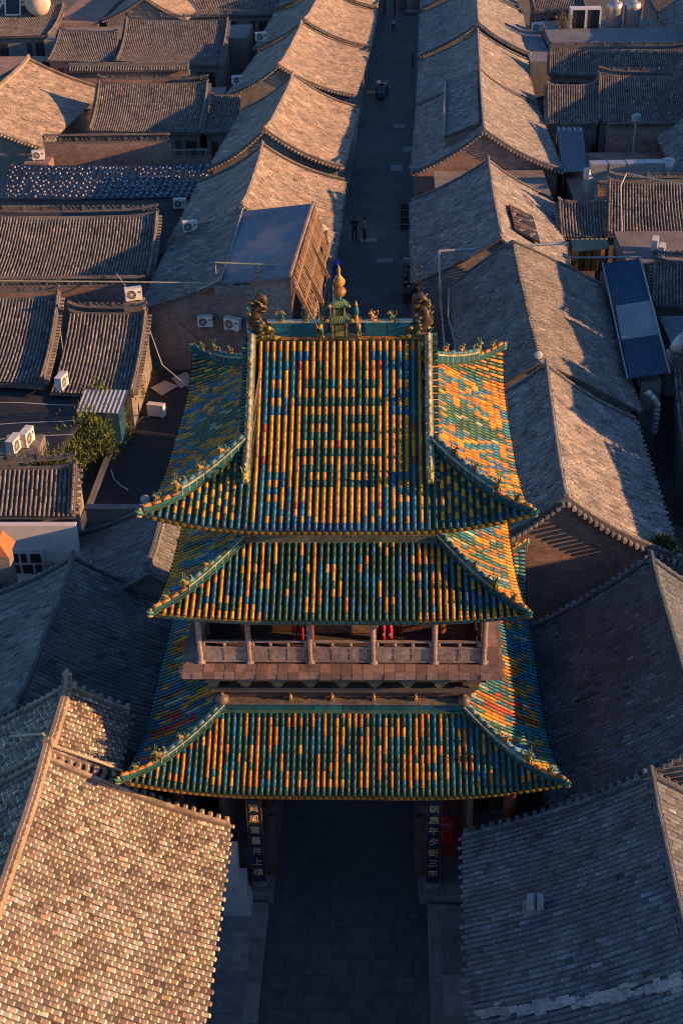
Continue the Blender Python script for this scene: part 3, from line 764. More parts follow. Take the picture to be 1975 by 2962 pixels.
for i in range(4):
    beast('ridge_beast', (-1.9+i*1.27+.3, -4.02, 7.06), (0,-1,0), .42, (.36,.22,.07), (.25,.17,.08), rc_)
# platform with brick edge
b = MB((.07,.055,.05)); b.box((-4.72,-4.70,8.40),(4.72,4.70,8.62)); b.box((-4.4,-4.4,8.20),(4.4,4.4,8.40), (.09,.07,.06)); pf = b.build('platform', M['plat'], tower)
def rimcol(): q = random.uniform(.7,1.3); return (.21*q,.14*q,.12*q)
_rb = [mesh_np('rim_brick', MB().box((-.5,-.5,-.5),(.5,.5,.5)).V, MB().box((-.5,-.5,-.5),(.5,.5,.5)).F, [rimcol()]*6, mats=(M['plat'],)) for _ in range(7)]
def piece(me, name, parent, loc, sz, rz=0.0, tilt=0.0):
    o = bpy.data.objects.new(name, me); col.objects.link(o); o.parent = parent; o.matrix_parent_inverse = inv(parent)
    o.location = loc; o.scale = sz; o.rotation_euler = (tilt, 0, rz); return o
for k in range(4):
    rz = (0, math.pi/2, math.pi, -math.pi/2)[k]
    if k == 2: continue
    n = 30
    for i in range(n):
        a = -4.72+9.44*(i+.5)/n; w_ = 9.44/n
        piece(random.choice(_rb), 'rim_brick', pf, SIDES[k](a, 4.72+random.uniform(-.012,.012), 8.535), (w_*.965, .12, .20), rz)
        if k == 0: piece(random.choice(_rb), 'rim_brick', pf, SIDES[k](a, 4.50, 8.63+random.uniform(-.006,.006)), (w_*.97, .36, .05), rz)
        elif i % 2 == 0: piece(random.choice(_rb), 'rim_brick', pf, SIDES[k](a+w_/2, 4.47, 8.63+random.uniform(-.006,.006)), (2*w_*.985, .42, .05), rz)
# bracket band under the platform
b = MB((.10,.08,.06)); b.box((-3.5,-3.8,7.0),(3.5,3.8,8.2)); b.build('bracket_wall', M['wood'], tower)
for k in range(4):
    b = MB((.13,.10,.07))
    for i in range(9):
        a = -3.9+7.8*i/8
        for q in range(3): p = SIDES[k](a, 4.0+q*.13, 7.62+q*.2); b.cbox(p, (.16+.14*q if k % 2 == 0 else .2, .2 if k % 2 == 0 else .16+.14*q, .14), 0, (.15,.12,.06) if q % 2 else (.09,.09,.08))
    P = [np.array(SIDES[k](a, 4.22, 7.98)) for a in (-4.3, 4.3)]; band(b, P, .16, .2, c=(.15,.11,.06)); P = [np.array(SIDES[k](a, 4.05, 7.42)) for a in (-4.0, 4.0)]; band(b, P, .14, .16, c=(.09,.08,.07))
    b.build('bracket_set', M['paint'], tower)
# gallery posts, railings
PX = (-4.2,-2.745,-.935,.935,2.745,4.2)
posts = set()
for k in range(4):
    for x in PX:
        p = SIDES[k](x, 4.22, 8.62); kk = (round(p[0],2), round(p[1],2))
        if any(abs(kk[0]-q[0]) < .1 and abs(kk[1]-q[1]) < .1 for q in posts): continue
        posts.add(kk); b = MB((.34,.27,.23)); b.cyl(p, .085, 2.35, 10, (.36,.27,.22)); b.lathe(p, [(.14,0),(.14,.07),(.10,.12)], 10, (.25,.22,.2)); b.build('gallery_post', M['balu'], tower)
for k in range(4):
    for x0, x1 in zip(PX[:-1], PX[1:]):
        b = MB(); y = 4.22; A = lambda x, z: np.array(SIDES[k](x, y, z))
        b.bar(A(x0+.09,9.42), A(x1-.09,9.42), .07, .06); b.bar(A(x0+.09,9.20), A(x1-.09,9.20), .06, .05); b.bar(A(x0+.09,8.70), A(x1-.09,8.70), .07, .06)
        n = 2 if x1-x0 < 1.6 else 3
        for i in range(n+1):
            x = x0+.12+(x1-x0-.24)*i/n; b.bar(A(x,8.65), A(x,9.20), .05, .05)
            if 0 < i < n or True: b.ball(A(x,9.31), (.055,.055,.09), 6, 4)
        rl = b.build('railing', M['balu'], tower)
        for i in range(n):
            xa = x0+.12+(x1-x0-.24)*i/n+.035; xb = x0+.12+(x1-x0-.24)*(i+1)/n-.035
            b = MB(); b.hexa([SIDES[k](xa,y-.012,8.74),SIDES[k](xb,y-.012,8.74),SIDES[k](xb,y+.012,8.74),SIDES[k](xa,y+.012,8.74),SIDES[k](xa,y-.012,9.17),SIDES[k](xb,y-.012,9.17),SIDES[k](xb,y+.012,9.17),SIDES[k](xa,y+.012,9.17)])
            b.bar(A(xa,8.99), A(xb,8.99), .045, .035); b.build('panel', M['balu'], rl)
# inner columns, doors and lintels of the gallery
for x in (-3.0,-1.0,1.0,3.0):
    b = MB(); b.cyl((x,-3.05,8.62), .12, 2.9, 10); b.build('inner_column', M['redwood'], tower)
for x in (-3.2,3.2):
    for y in (-1.1,1.1,3.05): b = MB(); b.cyl((x,y,8.62), .12, 2.9, 10); b.build('inner_column', M['redwood'], tower)
b = MB(); b.box((-.95,-2.80,8.66),(.95,-2.74,10.9))
for i in range(13): x = -.9+.15*i; b.box((x-.015,-2.84,9.3),(x+.015,-2.80,10.8))
for z in (9.3,9.8,10.3,10.8): b.box((-.93,-2.845,z-.02),(.93,-2.80,z+.02))
b.build('lattice_door', M['rafter'], tower)
b = MB()
for k in range(4):
    P = [np.array(SIDES[k](a, 4.22, 10.55)) for a in (-4.3, 4.3)]; band(b, P, .14, .22)
b.build('gallery_lintel', M['wood'], tower)
# lower storey: stone bases, columns, side walls, lintels, soffit beams
for sx in (-1, 1):
    b = MB(); x0, x1 = sorted((sx*2.35, sx*5.6)); b.box((x0,-5.75,0),(x1,5.75,.46)); b.box((x0-.05,-5.82,.46),(x1+.05,5.82,.56)); b.build('stone_base', M['stone'], tower)
    for y in (-5.3,-2.0,2.0,5.3):
        for x in (2.78, 5.1):
            b = MB(); b.cyl((sx*x,y,.66), .19, 4.9, 12); b.build('column', M['redwood'] if not (y == -5.3 and x == 2.78) else M['wood'], tower)
            b = MB(); b.lathe((sx*x,y,.56), [(.32,0),(.34,.05),(.30,.1),(.23,.14)], 14); b.build('column_base', M['stone'], tower, smooth=True)
    b = MB(); b.box((min(sx*3.9,sx*4.1),-4.0,.56),(max(sx*3.9,sx*4.1),4.0,5.0)); b.build('side_wall', M['redbrick'], tower)
    b = MB(); b.box((min(sx*2.9,sx*5.0),-2.05,.56),(max(sx*2.9,sx*5.0),-1.9,4.6)); b.build('plank_wall', M['redwood'], tower)
    b = MB(); b.box((min(sx*2.4,sx*2.2)-.0,-5.1,.56),(max(sx*2.4,sx*2.2),-4.95,3.2)); b.build('gate_post', M['wood'], tower)
b = MB()
for y in (-5.3, 5.3): b.box((-5.3,y-.12,4.55),(5.3,y+.12,4.95))
for x in (-5.1,-2.78,2.78,5.1): b.box((x-.1,-5.3,4.65),(x+.1,5.3,4.95))
b.build('lintel', M['wood'], tower)
b = MB(); b.box((-3.9,-3.9,4.96),(3.9,3.9,7.3)); b.build('upper_frame', M['wood'], tower)
# couplet boards on the two front columns
def couplet(sx, text, lean=0):
    b = MB(); x = sx*2.78; b.hexa([(x-.21,-5.56,.82),(x+.21,-5.56,.82),(x+.21,-5.50,.82),(x-.21,-5.50,.82),(x-.21,-5.56,4.35),(x+.21,-5.56,4.35),(x+.21,-5.50,4.35),(x-.21,-5.50,4.35)])
    bd = b.build('couplet_board', M['inkblue'], tower)
    b = MB(); b.box((x-.235,-5.57,.79),(x-.21,-5.49,4.38)); b.box((x+.21,-5.57,.79),(x+.235,-5.49,4.38)); b.build('board_frame', M['redwood'], bd)
    for i, ch in enumerate(text):
        cu = bpy.data.curves.new('character', 'FONT'); cu.body = ch; cu.size = .34; cu.align_x = 'CENTER'; cu.align_y = 'CENTER'; cu.extrude = .006; cu.resolution_u = 2
        t = bpy.data.objects.new('character', cu); col.objects.link(t)
        dg = bpy.context.evaluated_depsgraph_get(); me = bpy.data.meshes.new_from_object(t.evaluated_get(dg)); bpy.data.objects.remove(t)
        me.materials.clear(); me.materials.append(M['gold'])
        o = bpy.data.objects.new('gilt_character', me); link(o, bd); o.location = (x, -5.572, 4.0-i*.465); o.rotation_euler = (math.pi/2, 0, 0)
couplet(1, '朝晨午夕街三市'); couplet(-1, '賀鳳鸞臺井上樓')
# spear railings beside the couplets
for sx in (-1, 1):
    b = MB()
    b.bar((sx*2.95,-5.1,1.9),(sx*5.0,-5.1,1.9),.04); b.bar((sx*2.95,-5.1,.8),(sx*5.0,-5.1,.8),.04)
    for i in range(9): x = sx*(3.05+.23*i); b.tube([(x,-5.1,.6),(x,-5.1,2.0),(x,-5.1,2.22)], [.018,.018,.003], 5)
    for i in range(3): x = sx*(2.48+.1*i); b.tube([(x,-5.1,.6),(x,-5.1,2.0),(x,-5.1,2.22)], [.016,.016,.003], 5)
    b.build('spear_railing', M['steel'] if False else M['wood'], tower)
# ---------------------------------------------------------------- ground and street
b = MB(); b.add([(-700,-300,-.02),(700,-300,-.02),(700,1200,-.02),(-700,1200,-.02)], [(0,1,2,3)]); tag(b.build('ground', M['ground']), kind='structure')
def street_x(y): return (.0 if y < 45 else (y-45)*.022)       # the street bends slightly to the right
b = MB((.085,.085,.085)); V = []; F = []
ys = [-40,-10,20,45,60,80,100,120,150,220]
for y in ys: V += [(street_x(y)-2.5+.0, y, .004), (street_x(y)+2.75, y, .004)]
for i in range(len(ys)-1): F.append((2*i, 2*i+1, 2*i+3, 2*i+2))
b.add(V, F); street = b.build('street', M['paving']); tag(street, kind='structure')
cb = MB().box((-.5,-.5,-.5),(.5,.5,.5))
_ps = [mesh_np('paving_slab', cb.V, cb.F, [tuple(np.array((.085,.085,.085))*q)]*6, mats=(M['paving'],)) for q in (.85,.92,.97,1.0,1.06,1.12)]
_pale = mesh_np('paving_slab', cb.V, cb.F, [(.24,.25,.26)]*6, mats=(M['paving'],))
for row in range(17):                                           # near stretch before the tower
    y = -16+row*.62
    for i in range(8):
        x = -2.45+.65*(i+.5)+(.16 if row % 2 else -.0)*(i < 7)
        piece(random.choice(_ps), 'paving_slab', street, (x, y+.3, .012+random.uniform(-.006,.006)), (.635, .605, .03), random.uniform(-.006,.006))
for row in range(31):
    y = 30+row*1.6
    for i in range(5):
        x = street_x(y)-2.45+1.04*(i+.5)
        piece(random.choice(_ps), 'paving_slab', street, (x, y+.8, .012+random.uniform(-.004,.004)), (1.02, 1.57, .03))
for x, y, sx, sy in ((2.2,87.0,1.0,1.4),(3.1,79.5,1.0,1.5),(1.9,74.0,1.0,1.6),(-.2,56.4,1.1,.9),(1.0,52.2,1.1,.7),(3.3,74.5,.7,.8)):
    piece(_pale, 'paving_slab', street, (x, y, .036), (sx, sy, .012))
# raised stone edges of the street
def kerb(name, sx, y0, y1, w0, w1, h):
    b = MB((.22,.22,.22)); n = max(1, int((y1-y0)/1.5))
    for i in range(n):
        a, e = y0+(y1-y0)*i/n, y0+(y1-y0)*(i+1)/n-.02
        xa, xe = street_x(a), street_x(e); hh = h+random.uniform(-.008,.008); cc = tuple(np.array((.21,.205,.20))*random.uniform(.75,1.25))
        P = [(xa+sx*w0,a,0),(xa+sx*w1,a,0),(xe+sx*w1,e,0),(xe+sx*w0,e,0),(xa+sx*w0,a,hh),(xa+sx*w1,a,hh),(xe+sx*w1,e,hh),(xe+sx*w0,e,hh)]
        if sx < 0: P = [P[1],P[0],P[3],P[2],P[5],P[4],P[7],P[6]]
        b.hexa(P, cc)
    tag(b.build(name, M['paving']), kind='structure')
kerb('pavement', -1, -30, -5.9, 2.45, 4.2, .22); kerb('pavement', 1, -30, -5.9, 2.6, 4.2, .22)
kerb('pavement', -1, 6.5, 150, 2.5, 4.6, .16); kerb('pavement', 1, 6.5, 150, 2.75, 5.4, .16)
kerb('step', -1, -30, -7.2, 2.9, 4.4, .38); kerb('step', 1, -30, -7.2, 3.0, 4.4, .38)

# ---------------------------------------------------------------- houses along the street
ROW = 'houses along the street'
WARM_LIT = (.30,.243,.19)  # sunlight put into the clay base; shaded roofs get cooler ones
row_house('shop_house', 'large sunlit tiled shop roof in the foreground on the left', -19, -6.2, (-8.85,-8.65), 6.6, (-3.35,-3.48,3.6,-19,-5.84), (-13.9,-13.9,3.6), n_obj=(0,300), base=WARM_LIT, ridge='crest', verge=(0,1), gables=(0,1), group=ROW, spread=.36, sag=.03, tw=.175, te=.205, T=PAN_LIT)
row_house('shop_house', 'short sunlit tiled roof wedged against the tower behind the large foreground roof', -6.1, -2.85, (-8.65,-8.73), 6.6, (-6.82,-6.88,5.5,-5.6,-2.75), (-13.9,-13.9,3.6), n_obj=(0,300), base=WARM_LIT, ridge='crest', verge=(1,1), group=ROW, spread=.36, sag=.02, capup=.35, tw=.175, te=.205, T=PAN_LIT)
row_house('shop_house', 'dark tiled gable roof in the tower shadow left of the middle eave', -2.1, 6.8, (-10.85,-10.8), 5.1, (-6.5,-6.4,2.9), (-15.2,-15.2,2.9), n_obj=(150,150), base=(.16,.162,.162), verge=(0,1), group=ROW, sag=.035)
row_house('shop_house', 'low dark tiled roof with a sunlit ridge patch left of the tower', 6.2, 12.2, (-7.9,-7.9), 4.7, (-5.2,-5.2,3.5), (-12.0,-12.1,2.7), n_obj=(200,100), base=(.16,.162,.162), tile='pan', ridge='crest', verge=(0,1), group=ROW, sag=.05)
row_house('shop_house', 'sunlit tiled roof just beyond the roof stripped to its rafters', 45.2, 59.0, (-7.95,-7.8), 6.3, (-2.1,-1.92,3.6), (-13.0,-12.6,3.6), base=WARM_LIT, verge=(1,1.5), sag=.06, group=ROW)
row_house('shop_house', 'sunlit tiled roof on the left with a sweeping gable edge, second up the street', 61.3, 79.0, (-7.85,-6.85), 6.65, (-2.17,-1.35,3.8), (-12.3,-11.3,3.8), base=WARM_LIT, verge=(2,1), group=ROW, sag=.065)
row_house('shop_house', 'broad sunlit tiled roof on the left, third up the street', 83.2, 102.0, (-8.45,-7.5), 6.4, (-1.78,-.8,3.7), (-13.5,-11.9,3.7), base=WARM_LIT, verge=(1.5,1), sag=.06, group=ROW)
row_house('shop_house', 'tiled roof on the left with a shaded band, near the top of the street', 103.2, 122.0, (-7.3,-6.3), 6.4, (-.75,-.2,3.7), (-12.6,-11.8,3.7), base=WARM_LIT, verge=(1.5,1), sag=.06, group=ROW)
row_house('shop_house', 'farthest sunlit tiled roof on the left side of the street', 123.0, 160.0, (-6.6,-5.2), 6.6, (-.2,.7,3.9), (-12,-10.6,3.9), base=WARM_LIT, verge=(1.5,1), sag=.06, group=ROW)
RR, SS = row_house('shop_house', 'large shaded tiled shop roof in the foreground on the right', -19, -6.3, (8.9,8.98), 6.2, (14.4,14.4,3.6), (3.42,3.6,3.6), n_obj=(300,0), base=(.125,.142,.155), ridge='low', tw=.18, te=.25, verge=(0,1), gables=(0,1), group=ROW, spread=.17)  # tile base darkened and cooled for the shaded slope
b = MB((.33,.31,.29))
for i in range(150):                                            # a pale streak of old mortar down the slope
    t = random.random(); u = .447+.053*t+random.gauss(0, .006); p, x, y, z = SS[0].frames(np.array(u), np.array(.04+.9*t)); p = p+z*.075
    s_ = random.uniform(.07,.2); V = [p+x*s_*a*.5+y*s_*c_+z*random.uniform(-.01,.015) for a, c_ in ((-1,-1),(1,-.8),(.9,1),(-1.1,.9))]; b.add(V, [(0,1,2,3)], tuple(np.array((.33,.31,.29))*random.uniform(.7,1.2)))
b.build('mortar_streak', M['mortar'], RR, kind='stuff')
vt = empty('roof_vent', (5.33,-9.65,4.3), 'small stone vent standing on the shaded foreground roof on the right', 'vent')
p = SS[0].at(.736, .65); b = MB((.22,.22,.22)); b.box((p[0]-.32,p[1]-.22,p[2]-.1),(p[0]+.32,p[1]+.22,p[2]+.12)); b.build('base', M['mortar'], vt)
for q in (-.13,.13): b = MB((.28,.28,.28)); b.hexa([(p[0]+q-.1,p[1]-.16,p[2]+.12),(p[0]+q+.1,p[1]-.16,p[2]+.12),(p[0]+q+.1,p[1]+.16,p[2]+.12),(p[0]+q-.1,p[1]+.16,p[2]+.12),(p[0]+q-.08,p[1]-.13,p[2]+.5),(p[0]+q+.08,p[1]-.13,p[2]+.5),(p[0]+q+.08,p[1]+.13,p[2]+.5),(p[0]+q-.08,p[1]+.13,p[2]+.5)]); b.build('vent_stone', M['mortar'], vt)
row_house('shop_house', 'tall dark tiled roof touching the right side of the tower', -5.7, 3.9, (10.6,10.62), 7.0, (14.9,14.9,4.2), (6.35,6.6,3.9), n_obj=(300,0), base=(.09,.118,.14), ridge='low', tw=.18, te=.25, verge=(1,1), group=ROW, spread=.16)  # bluish dark base carries the shade of this slope
row_house('shop_house', 'half-lit tiled roof with a brown gable wall to the right of the tower', 8.4, 20.9, (8.2,8.7), 6.6, (13.0,13.1,3.7), (4.0,4.2,3.7), n_obj=(120,180), base=(.235,.222,.205), wall='redbrick', verge=(2,1), group=ROW, sag=.05)
row_house('shop_house', 'patchy tiled roof behind the tower crowned by a broken patch of sunlight', 21.6, 38.0, (8.5,8.5), 6.4, (13.5,13.8,3.7), (4.85,5.0,3.7), n_obj=(150,150), base=(.185,.172,.155), verge=(0,1), group=ROW, tw=.18, sag=-.018, ridge='none')
row_house('shop_house', 'tiled roof on the right with a square hole broken in its sunlit side', 38.8, 54.2, (7.9,8.12), 6.4, (12.3,12.7,3.6), (2.72,2.84,3.6), base=(.23,.22,.205), verge=(0,1), group=ROW)
row_house('shop_house', 'tiled roof on the right with a sweeping near gable and a raised roof patch', 60.3, 80.0, (8.2,9.0), 6.65, (14.15,14.0,3.6), (2.98,3.75,3.6), base=(.23,.22,.205), wall='redbrick', verge=(2,1), group=ROW, sag=.05)
row_house('shop_house', 'tiled roof on the right beyond the sweeping gable, only its upper part sunlit', 80.6, 97.2, (9.1,9.85), 6.3, (13.95,14.7,3.6), (3.78,4.28,3.6), base=(.24,.22,.2), verge=(1,1), group=ROW)
row_house('shop_house', 'tiled roof with a curved gable edge near the top right of the street', 99.2, 121.5, (10.0,11.0), 6.6, (15.2,16.2,3.6), (4.3,4.85,3.6), base=(.23,.22,.205), verge=(2,1), group=ROW, sag=.05)
row_house('shop_house', 'farthest tiled roof on the right side of the street', 123.0, 160.0, (10.6,11.6), 6.6, (16,17,3.7), (4.9,6.0,3.7), base=(.23,.22,.205), verge=(1.5,1), group=ROW)

# house stripped to its rafters: tiled left slope, felt deck, bare rafters on the street side
def stripped_house():
    root = empty('stripped_house', (-8, 38, 0), 'house under repair with blue-grey felt roof and bare sunlit rafters', 'house', ROW)
    S = Slope((-7.95,32.7,6.2), (-7.9,45.0,6.2), (-12.8,33.2,4.3), (-12.6,47.0,4.2), sag=.03)
    rf = roof_slab(S, root); tube_tiles(S, rf, 0, (.17,.17,.165), w=.21)
    S2 = Slope((-3.95,30.9,7.2), (-3.34,43.0,7.2), (-7.95,32.7,6.12), (-7.9,45.0,6.12), sag=.004)
    b = MB(); roof_slab(S2, root, 'felt', thick=.12)
    b = MB(); band(b, [(-3.92,30.85,7.16),(-3.31,43.0,7.16)], .12, .18); b.build('edge_board', M['balu'], root)
    b = MB(); cap_row(b, [S.at(u, .0)+np.array([0,0,.05]) for u in np.linspace(0,1,12)], .05, .3, (.3,.3,.3), across=False); b.build('mortar_line', M['mortar'], root, kind='stuff')
    A0, A1 = np.array((-3.8,30.9,7.05)), np.array((-3.25,43.0,7.05)); B0, B1 = np.array((-2.75,31.3,4.1)), np.array((-2.4,44.0,4.1))
    for j, t in enumerate((.12,.5,.9)):
        b = MB(); b.tube([A0+(B0-A0)*t-np.array([0,.4,.12]), A1+(B1-A1)*t-np.array([0,0,.12])], .11, 8); b.build('purlin', M['rafter'], root)
    for i in range(34):
        u = (i+.5)/34+random.uniform(-.006,.006); a = A0+(A1-A0)*u; e = B0+(B1-B0)*(u+random.uniform(-.006,.006)); L = random.choice((1,1,1,.62,.95))
        b = MB(); b.tube([a, a+(e-a)*L], .05, 6); b.build('rafter', M['rafter'], root)
    for i in range(9):
        y = 32.3+i*1.5; x = -3.0+.45*i/9; b = MB(); b.tube([(x,y,0),(x,y,5.0)], .10, 8); b.build('post', M['rafter'], root)
    for k, (u0, u1) in enumerate(((.0,.05),(.3,.33),(.62,.66))):
        b = MB(); b.bar(A0+(A1-A0)*u0-np.array([0,0,.2]), A0+(A1-A0)*u0-np.array([-1.2,0,2.9]), .16, .2); b.build('strut', M['rafter'], root)
    b = MB(); P = [S.at(0.02, t, -.15) for t in np.linspace(.92,0,8)]+[S2.at(.02, t, -.13) for t in np.linspace(1,0,5)]
    n = len(P); V = [np.array(p) for p in P]+[np.array((p[0],p[1],0)) for p in P]+[p+np.array([0,.35,0]) for p in P]
    F = [(j, j+1, n+j+1, n+j) for j in range(n-1)]+[(j+1, j, 2*n+j, 2*n+j+1) for j in range(n-1)]; b.add(V, F); b.build('gable_wall', M['brick'], root)
    b = MB(); b.box((-4.6,32.1,0),(-4.3,44.6,6.3)); b.build('street_wall', M['wood'], root); b = MB(); b.box((-12.4,33.2,0),(-12.1,46,4.2)); b.build('wall', M['brick'], root)
    b = MB()
    for i in range(5): b.box((-8.2+i*.7,32.05,5.95+.1*i-.5),(-7.5+i*.7,32.5,6.05+.1*i+.0))
    b.build('stepped_coping', M['brick'], root)
stripped_house()
# awning roof in front of it, on the street side
house('awning_roof', 'narrow shaded tiled awning roof below the bare rafters', [((-3.9,42.7,4.75),(-3.6,47.5,4.9),(-2.2,42.7,3.6),(-2.05,47.5,3.6))], base=(.25,.23,.21), verge=(1,0), ridge='low', gables=(0,0), cat='roof')

# ---------------------------------------------------------------- courtyard houses
def court(label, r0, r1, e0, e1, name='courtyard_house', **k):
    k.setdefault('tile', 'tube'); k.setdefault('ridge', 'wall'); k.setdefault('verge', (2, 2)); k.setdefault('base', (.19,.17,.155)); k.setdefault('sag', .05)
    root, S = house(name, label, [(r0, r1, e0, e1)], **k)
    s = S[0]; ov = .45/s.L                      # door and windows in the front wall
    def fp(u, z): p = s.at(u, 1-ov); return np.array((p[0], p[1]-.03, z))
    n = max(1, int(s.W/3)); zt = e0[2]-.75
    for i in range(n):
        u = (i+.5)/n
        for q, (w_, z0, nm) in enumerate(((.55, .05, 'door'), (1.0, 1.0, 'window'))):
            uu = u+(q*1.15-.45)/s.W; a, e = fp(uu-w_/2/s.W, 0), fp(uu+w_/2/s.W, 0)
            b = MB(); b.hexa([(a[0],a[1],z0),(e[0],e[1],z0),(e[0],e[1]+.08,z0),(a[0],a[1]+.08,z0),(a[0],a[1],zt),(e[0],e[1],zt),(e[0],e[1]+.08,zt),(a[0],a[1]+.08,zt)]); o = b.build(nm, M['wood'], root)
            if nm == 'window':
                for v in (0, 1):
                    x0_ = a[0]+(e[0]-a[0])*(.08+.47*v); x1_ = a[0]+(e[0]-a[0])*(.45+.47*v); b = MB(); b.box((x0_,min(a[1],e[1])-.02,z0+.1),(x1_,min(a[1],e[1])+.02,zt-.1)); b.build('window_pane', M['glass'], o)
    return root, S
court('wide ribbed roof with a half-lit slope at the left edge, below the dark glossy roof', (-26,46.0,5.6), (-13.4,45.8,5.6), (-26,40.0,3.6), (-13.2,39.8,3.6), n_obj=100)
court('ribbed roof with an ornate sunlit end ridge at the left edge', (-23,33.2,5.2), (-17.0,33.0,5.2), (-23,25.9,3.6), (-16.4,25.2,3.6), n_obj=150, verge=(2,3))
court('small ribbed roof between the ornate ridge and the black flat roof', (-16.3,31.7,4.8), (-11.9,31.5,4.8), (-16.1,25.0,3.2), (-11.7,24.7,3.2), n_obj=150, verge=(0,2))
court('shaded ribbed roof with low end ridges in the upper left', (-24.2,81.5,5.6), (-14.4,81.0,5.6), (-23.7,73.4,3.6), (-14.2,72.4,3.6))
court('half-lit ribbed roof near the top left', (-26.7,110,5.6), (-15.6,108.5,5.6), (-26.1,99.2,3.6), (-15.3,96.5,3.6))
court('shaded ribbed roof beside the half-lit one at the top left', (-33.5,107.8,5.0), (-26.9,106.4,5.0), (-33.4,100.5,3.4), (-26.4,99.7,3.4), ridge='low', verge=(1,0))
court('low ribbed roof strip joining the street houses in the upper left', (-14.2,80.5,4.6), (-11.6,80.5,4.6), (-14.1,73.0,3.4), (-11.5,73.0,3.4), ridge='low', verge=(0,0))
row_house('courtyard_house', 'sunlit tiled roof with a pale ridge at the far left edge', 68.5, 88.0, (-32.4,-31.8), 6.2, (-26.6,-25.2,3.5), (-38,-37.4,3.5), base=WARM_LIT, ridge='crest', verge=(1,2))
court('lit ribbed roof on the right edge crossed by a bent pale cable', (16.0,51.7,5.6), (24.5,51.5,5.6), (15.4,46.9,3.6), (24.4,46.8,3.6))
court('small shaded ribbed roof left of the larger ribbed one in the upper right', (14.9,81.0,5.0), (19.0,80.8,5.0), (14.3,73.7,3.6), (18.2,73.5,3.6), ridge='low', verge=(1,1))
court('half-lit ribbed roof at the right edge of the upper right', (19.4,81.9,5.6), (29,81.4,5.6), (18.5,74.2,3.6), (29,73.9,3.6), verge=(2,1))
court('long shaded ribbed roof below the flat terrace in the upper right', (16.5,94.3,5.2), (30,93.5,5.2), (16.1,90.0,3.8), (30,89.6,3.8), verge=(1,1))
court('small shaded ribbed roof above the olive sheet roof on the right', (12.6,50.8,4.6), (15.7,50.7,4.6), (12.45,47.1,3.4), (15.4,47.0,3.4), ridge='low', verge=(1,1))
court('sunlit ribbed roof beside the blue sheet-metal roof at the right edge', (16.8,38.4,5.0), (24,38.3,5.0), (16.2,34.9,3.6), (24,34.8,3.6), verge=(2,1))
court('dark ribbed roof at the right edge beside the half-lit tiled roof', (15.6,25.0,4.4), (22.0,24.9,4.4), (14.8,16.5,3.0), (22.0,16.4,3.0), verge=(0,1))
court('brick-topped roof with a red coping and fine rows at the left edge', (-20.0,13.3,5.5), (-11.9,13.1,5.5), (-20.0,11.4,4.2), (-11.8,11.3,4.2), verge=(0,2), sag=.02, tw=.20, gables=(0,1))
# a few roofs behind and outside the street rows
court('shaded ribbed roof at the very top left of centre', (-23,131,5.4), (-12.5,131,5.4), (-23,122,3.6), (-12.2,122,3.6))
row_house('courtyard_house', 'sunlit roof with curved gable edges at the top left of the picture', 118, 140, (-26,-25.5), 6.2, (-21.5,-21,3.8), (-31,-30.5,3.8), base=WARM_LIT, verge=(2,1))
court('small shaded roof in the top left corner beside the round tank', (-44,122,5.0), (-36,122,5.0), (-44,113,3.4), (-36,113,3.4))
court('small lit ribbed roof at the top right of centre', (17.5,126,5.2), (23.5,126,5.2), (17.5,120,3.8), (23.5,120,3.8), ridge='low')
court('roof in the top right corner', (31,128,5.4), (42,128,5.4), (31,119,3.6), (42,119,3.6))
# unseen row added beyond the right edge, heights set to shade roofs and courtyards
SHADE_ROW = 'next row of houses beyond the right edge'
for y0, y1, x, z, lb in ((-14,2,24.5,7.3,'first'),(3,14.5,24.5,7.9,'second'),(15,20.5,26,9.7,'third'),(21,27,25.5,8.8,'fourth'),(27.5,38,27,9.3,'fifth'),(53,70,27.5,7.6,'sixth'),(70.5,92,32.5,8.2,'seventh'),(98,118,36,8.0,'eighth')):
    row_house('courtyard_house', lb+' tiled house, counted from the front, of the row outside the right edge', y0, y1, (x,x), z, (x+5,x+5,3.7), (x-5,x-5,3.7), group=SHADE_ROW)
# ---------------------------------------------------------------- courtyard walls, flat roofs, sheds
def block(name, label, lo, hi, mt, cat='wall', cope=None, group=None):
    root = empty(name, ((lo[0]+hi[0])/2, (lo[1]+hi[1])/2, lo[2]), label, cat, group)
    b = MB(); b.box(lo, hi); b.build('body', M[mt], root)
    if cope:
        b = MB((.19,.16,.145)); b.box((lo[0]-.06,lo[1]-.06,hi[2]),(hi[0]+.06,hi[1]+.06,hi[2]+.09)); b.build('coping', M['mortar'], root)
    return root
def lattice_wall(label, x0, x1, y, z, zl, mt='redbrick', c=(.16,.135,.12), cat='wall'):
    root = block('courtyard_wall', label, (x0,y-.18,0), (x1,y+.18,z), mt, cat)
    lattice_ridge([np.array((x0+(x1-x0)*i/8, y, z+.06)) for i in range(9)], zl, root, c, .22)
    return root
def eave_wall(label, x0, x1, y, z, mt='redbrick'):
    """wall with a little two-sided tiled coping"""
    root = block('courtyard_wall', label, (x0,y-.2,0), (x1,y+.2,z), mt)
    for k, sy in enumerate((-1, 1)):
        S = Slope((x0,y,z+.42),(x1,y,z+.42),(x0,y+sy*.62,z+.1),(x1,y+sy*.62,z+.1), sag=0, wav=0); rf = roof_slab(S, root, thick=.08); tube_tiles(S, rf, 0, (.2,.19,.18), w=.24)
    b = MB((.18,.17,.155)); band(b, [(x0,y,z+.42),(x1,y,z+.42)], .18, .26); cap_row(b, [(x0,y,z+.72),(x1,y,z+.72)], .06, .3, (.2,.19,.17), across=False); b.build('ridge', M['mortar'], root)
eave_wall('tall wall with a ribbed tile coping in the upper left', -29.0, -17.6, 91.5, 4.4)
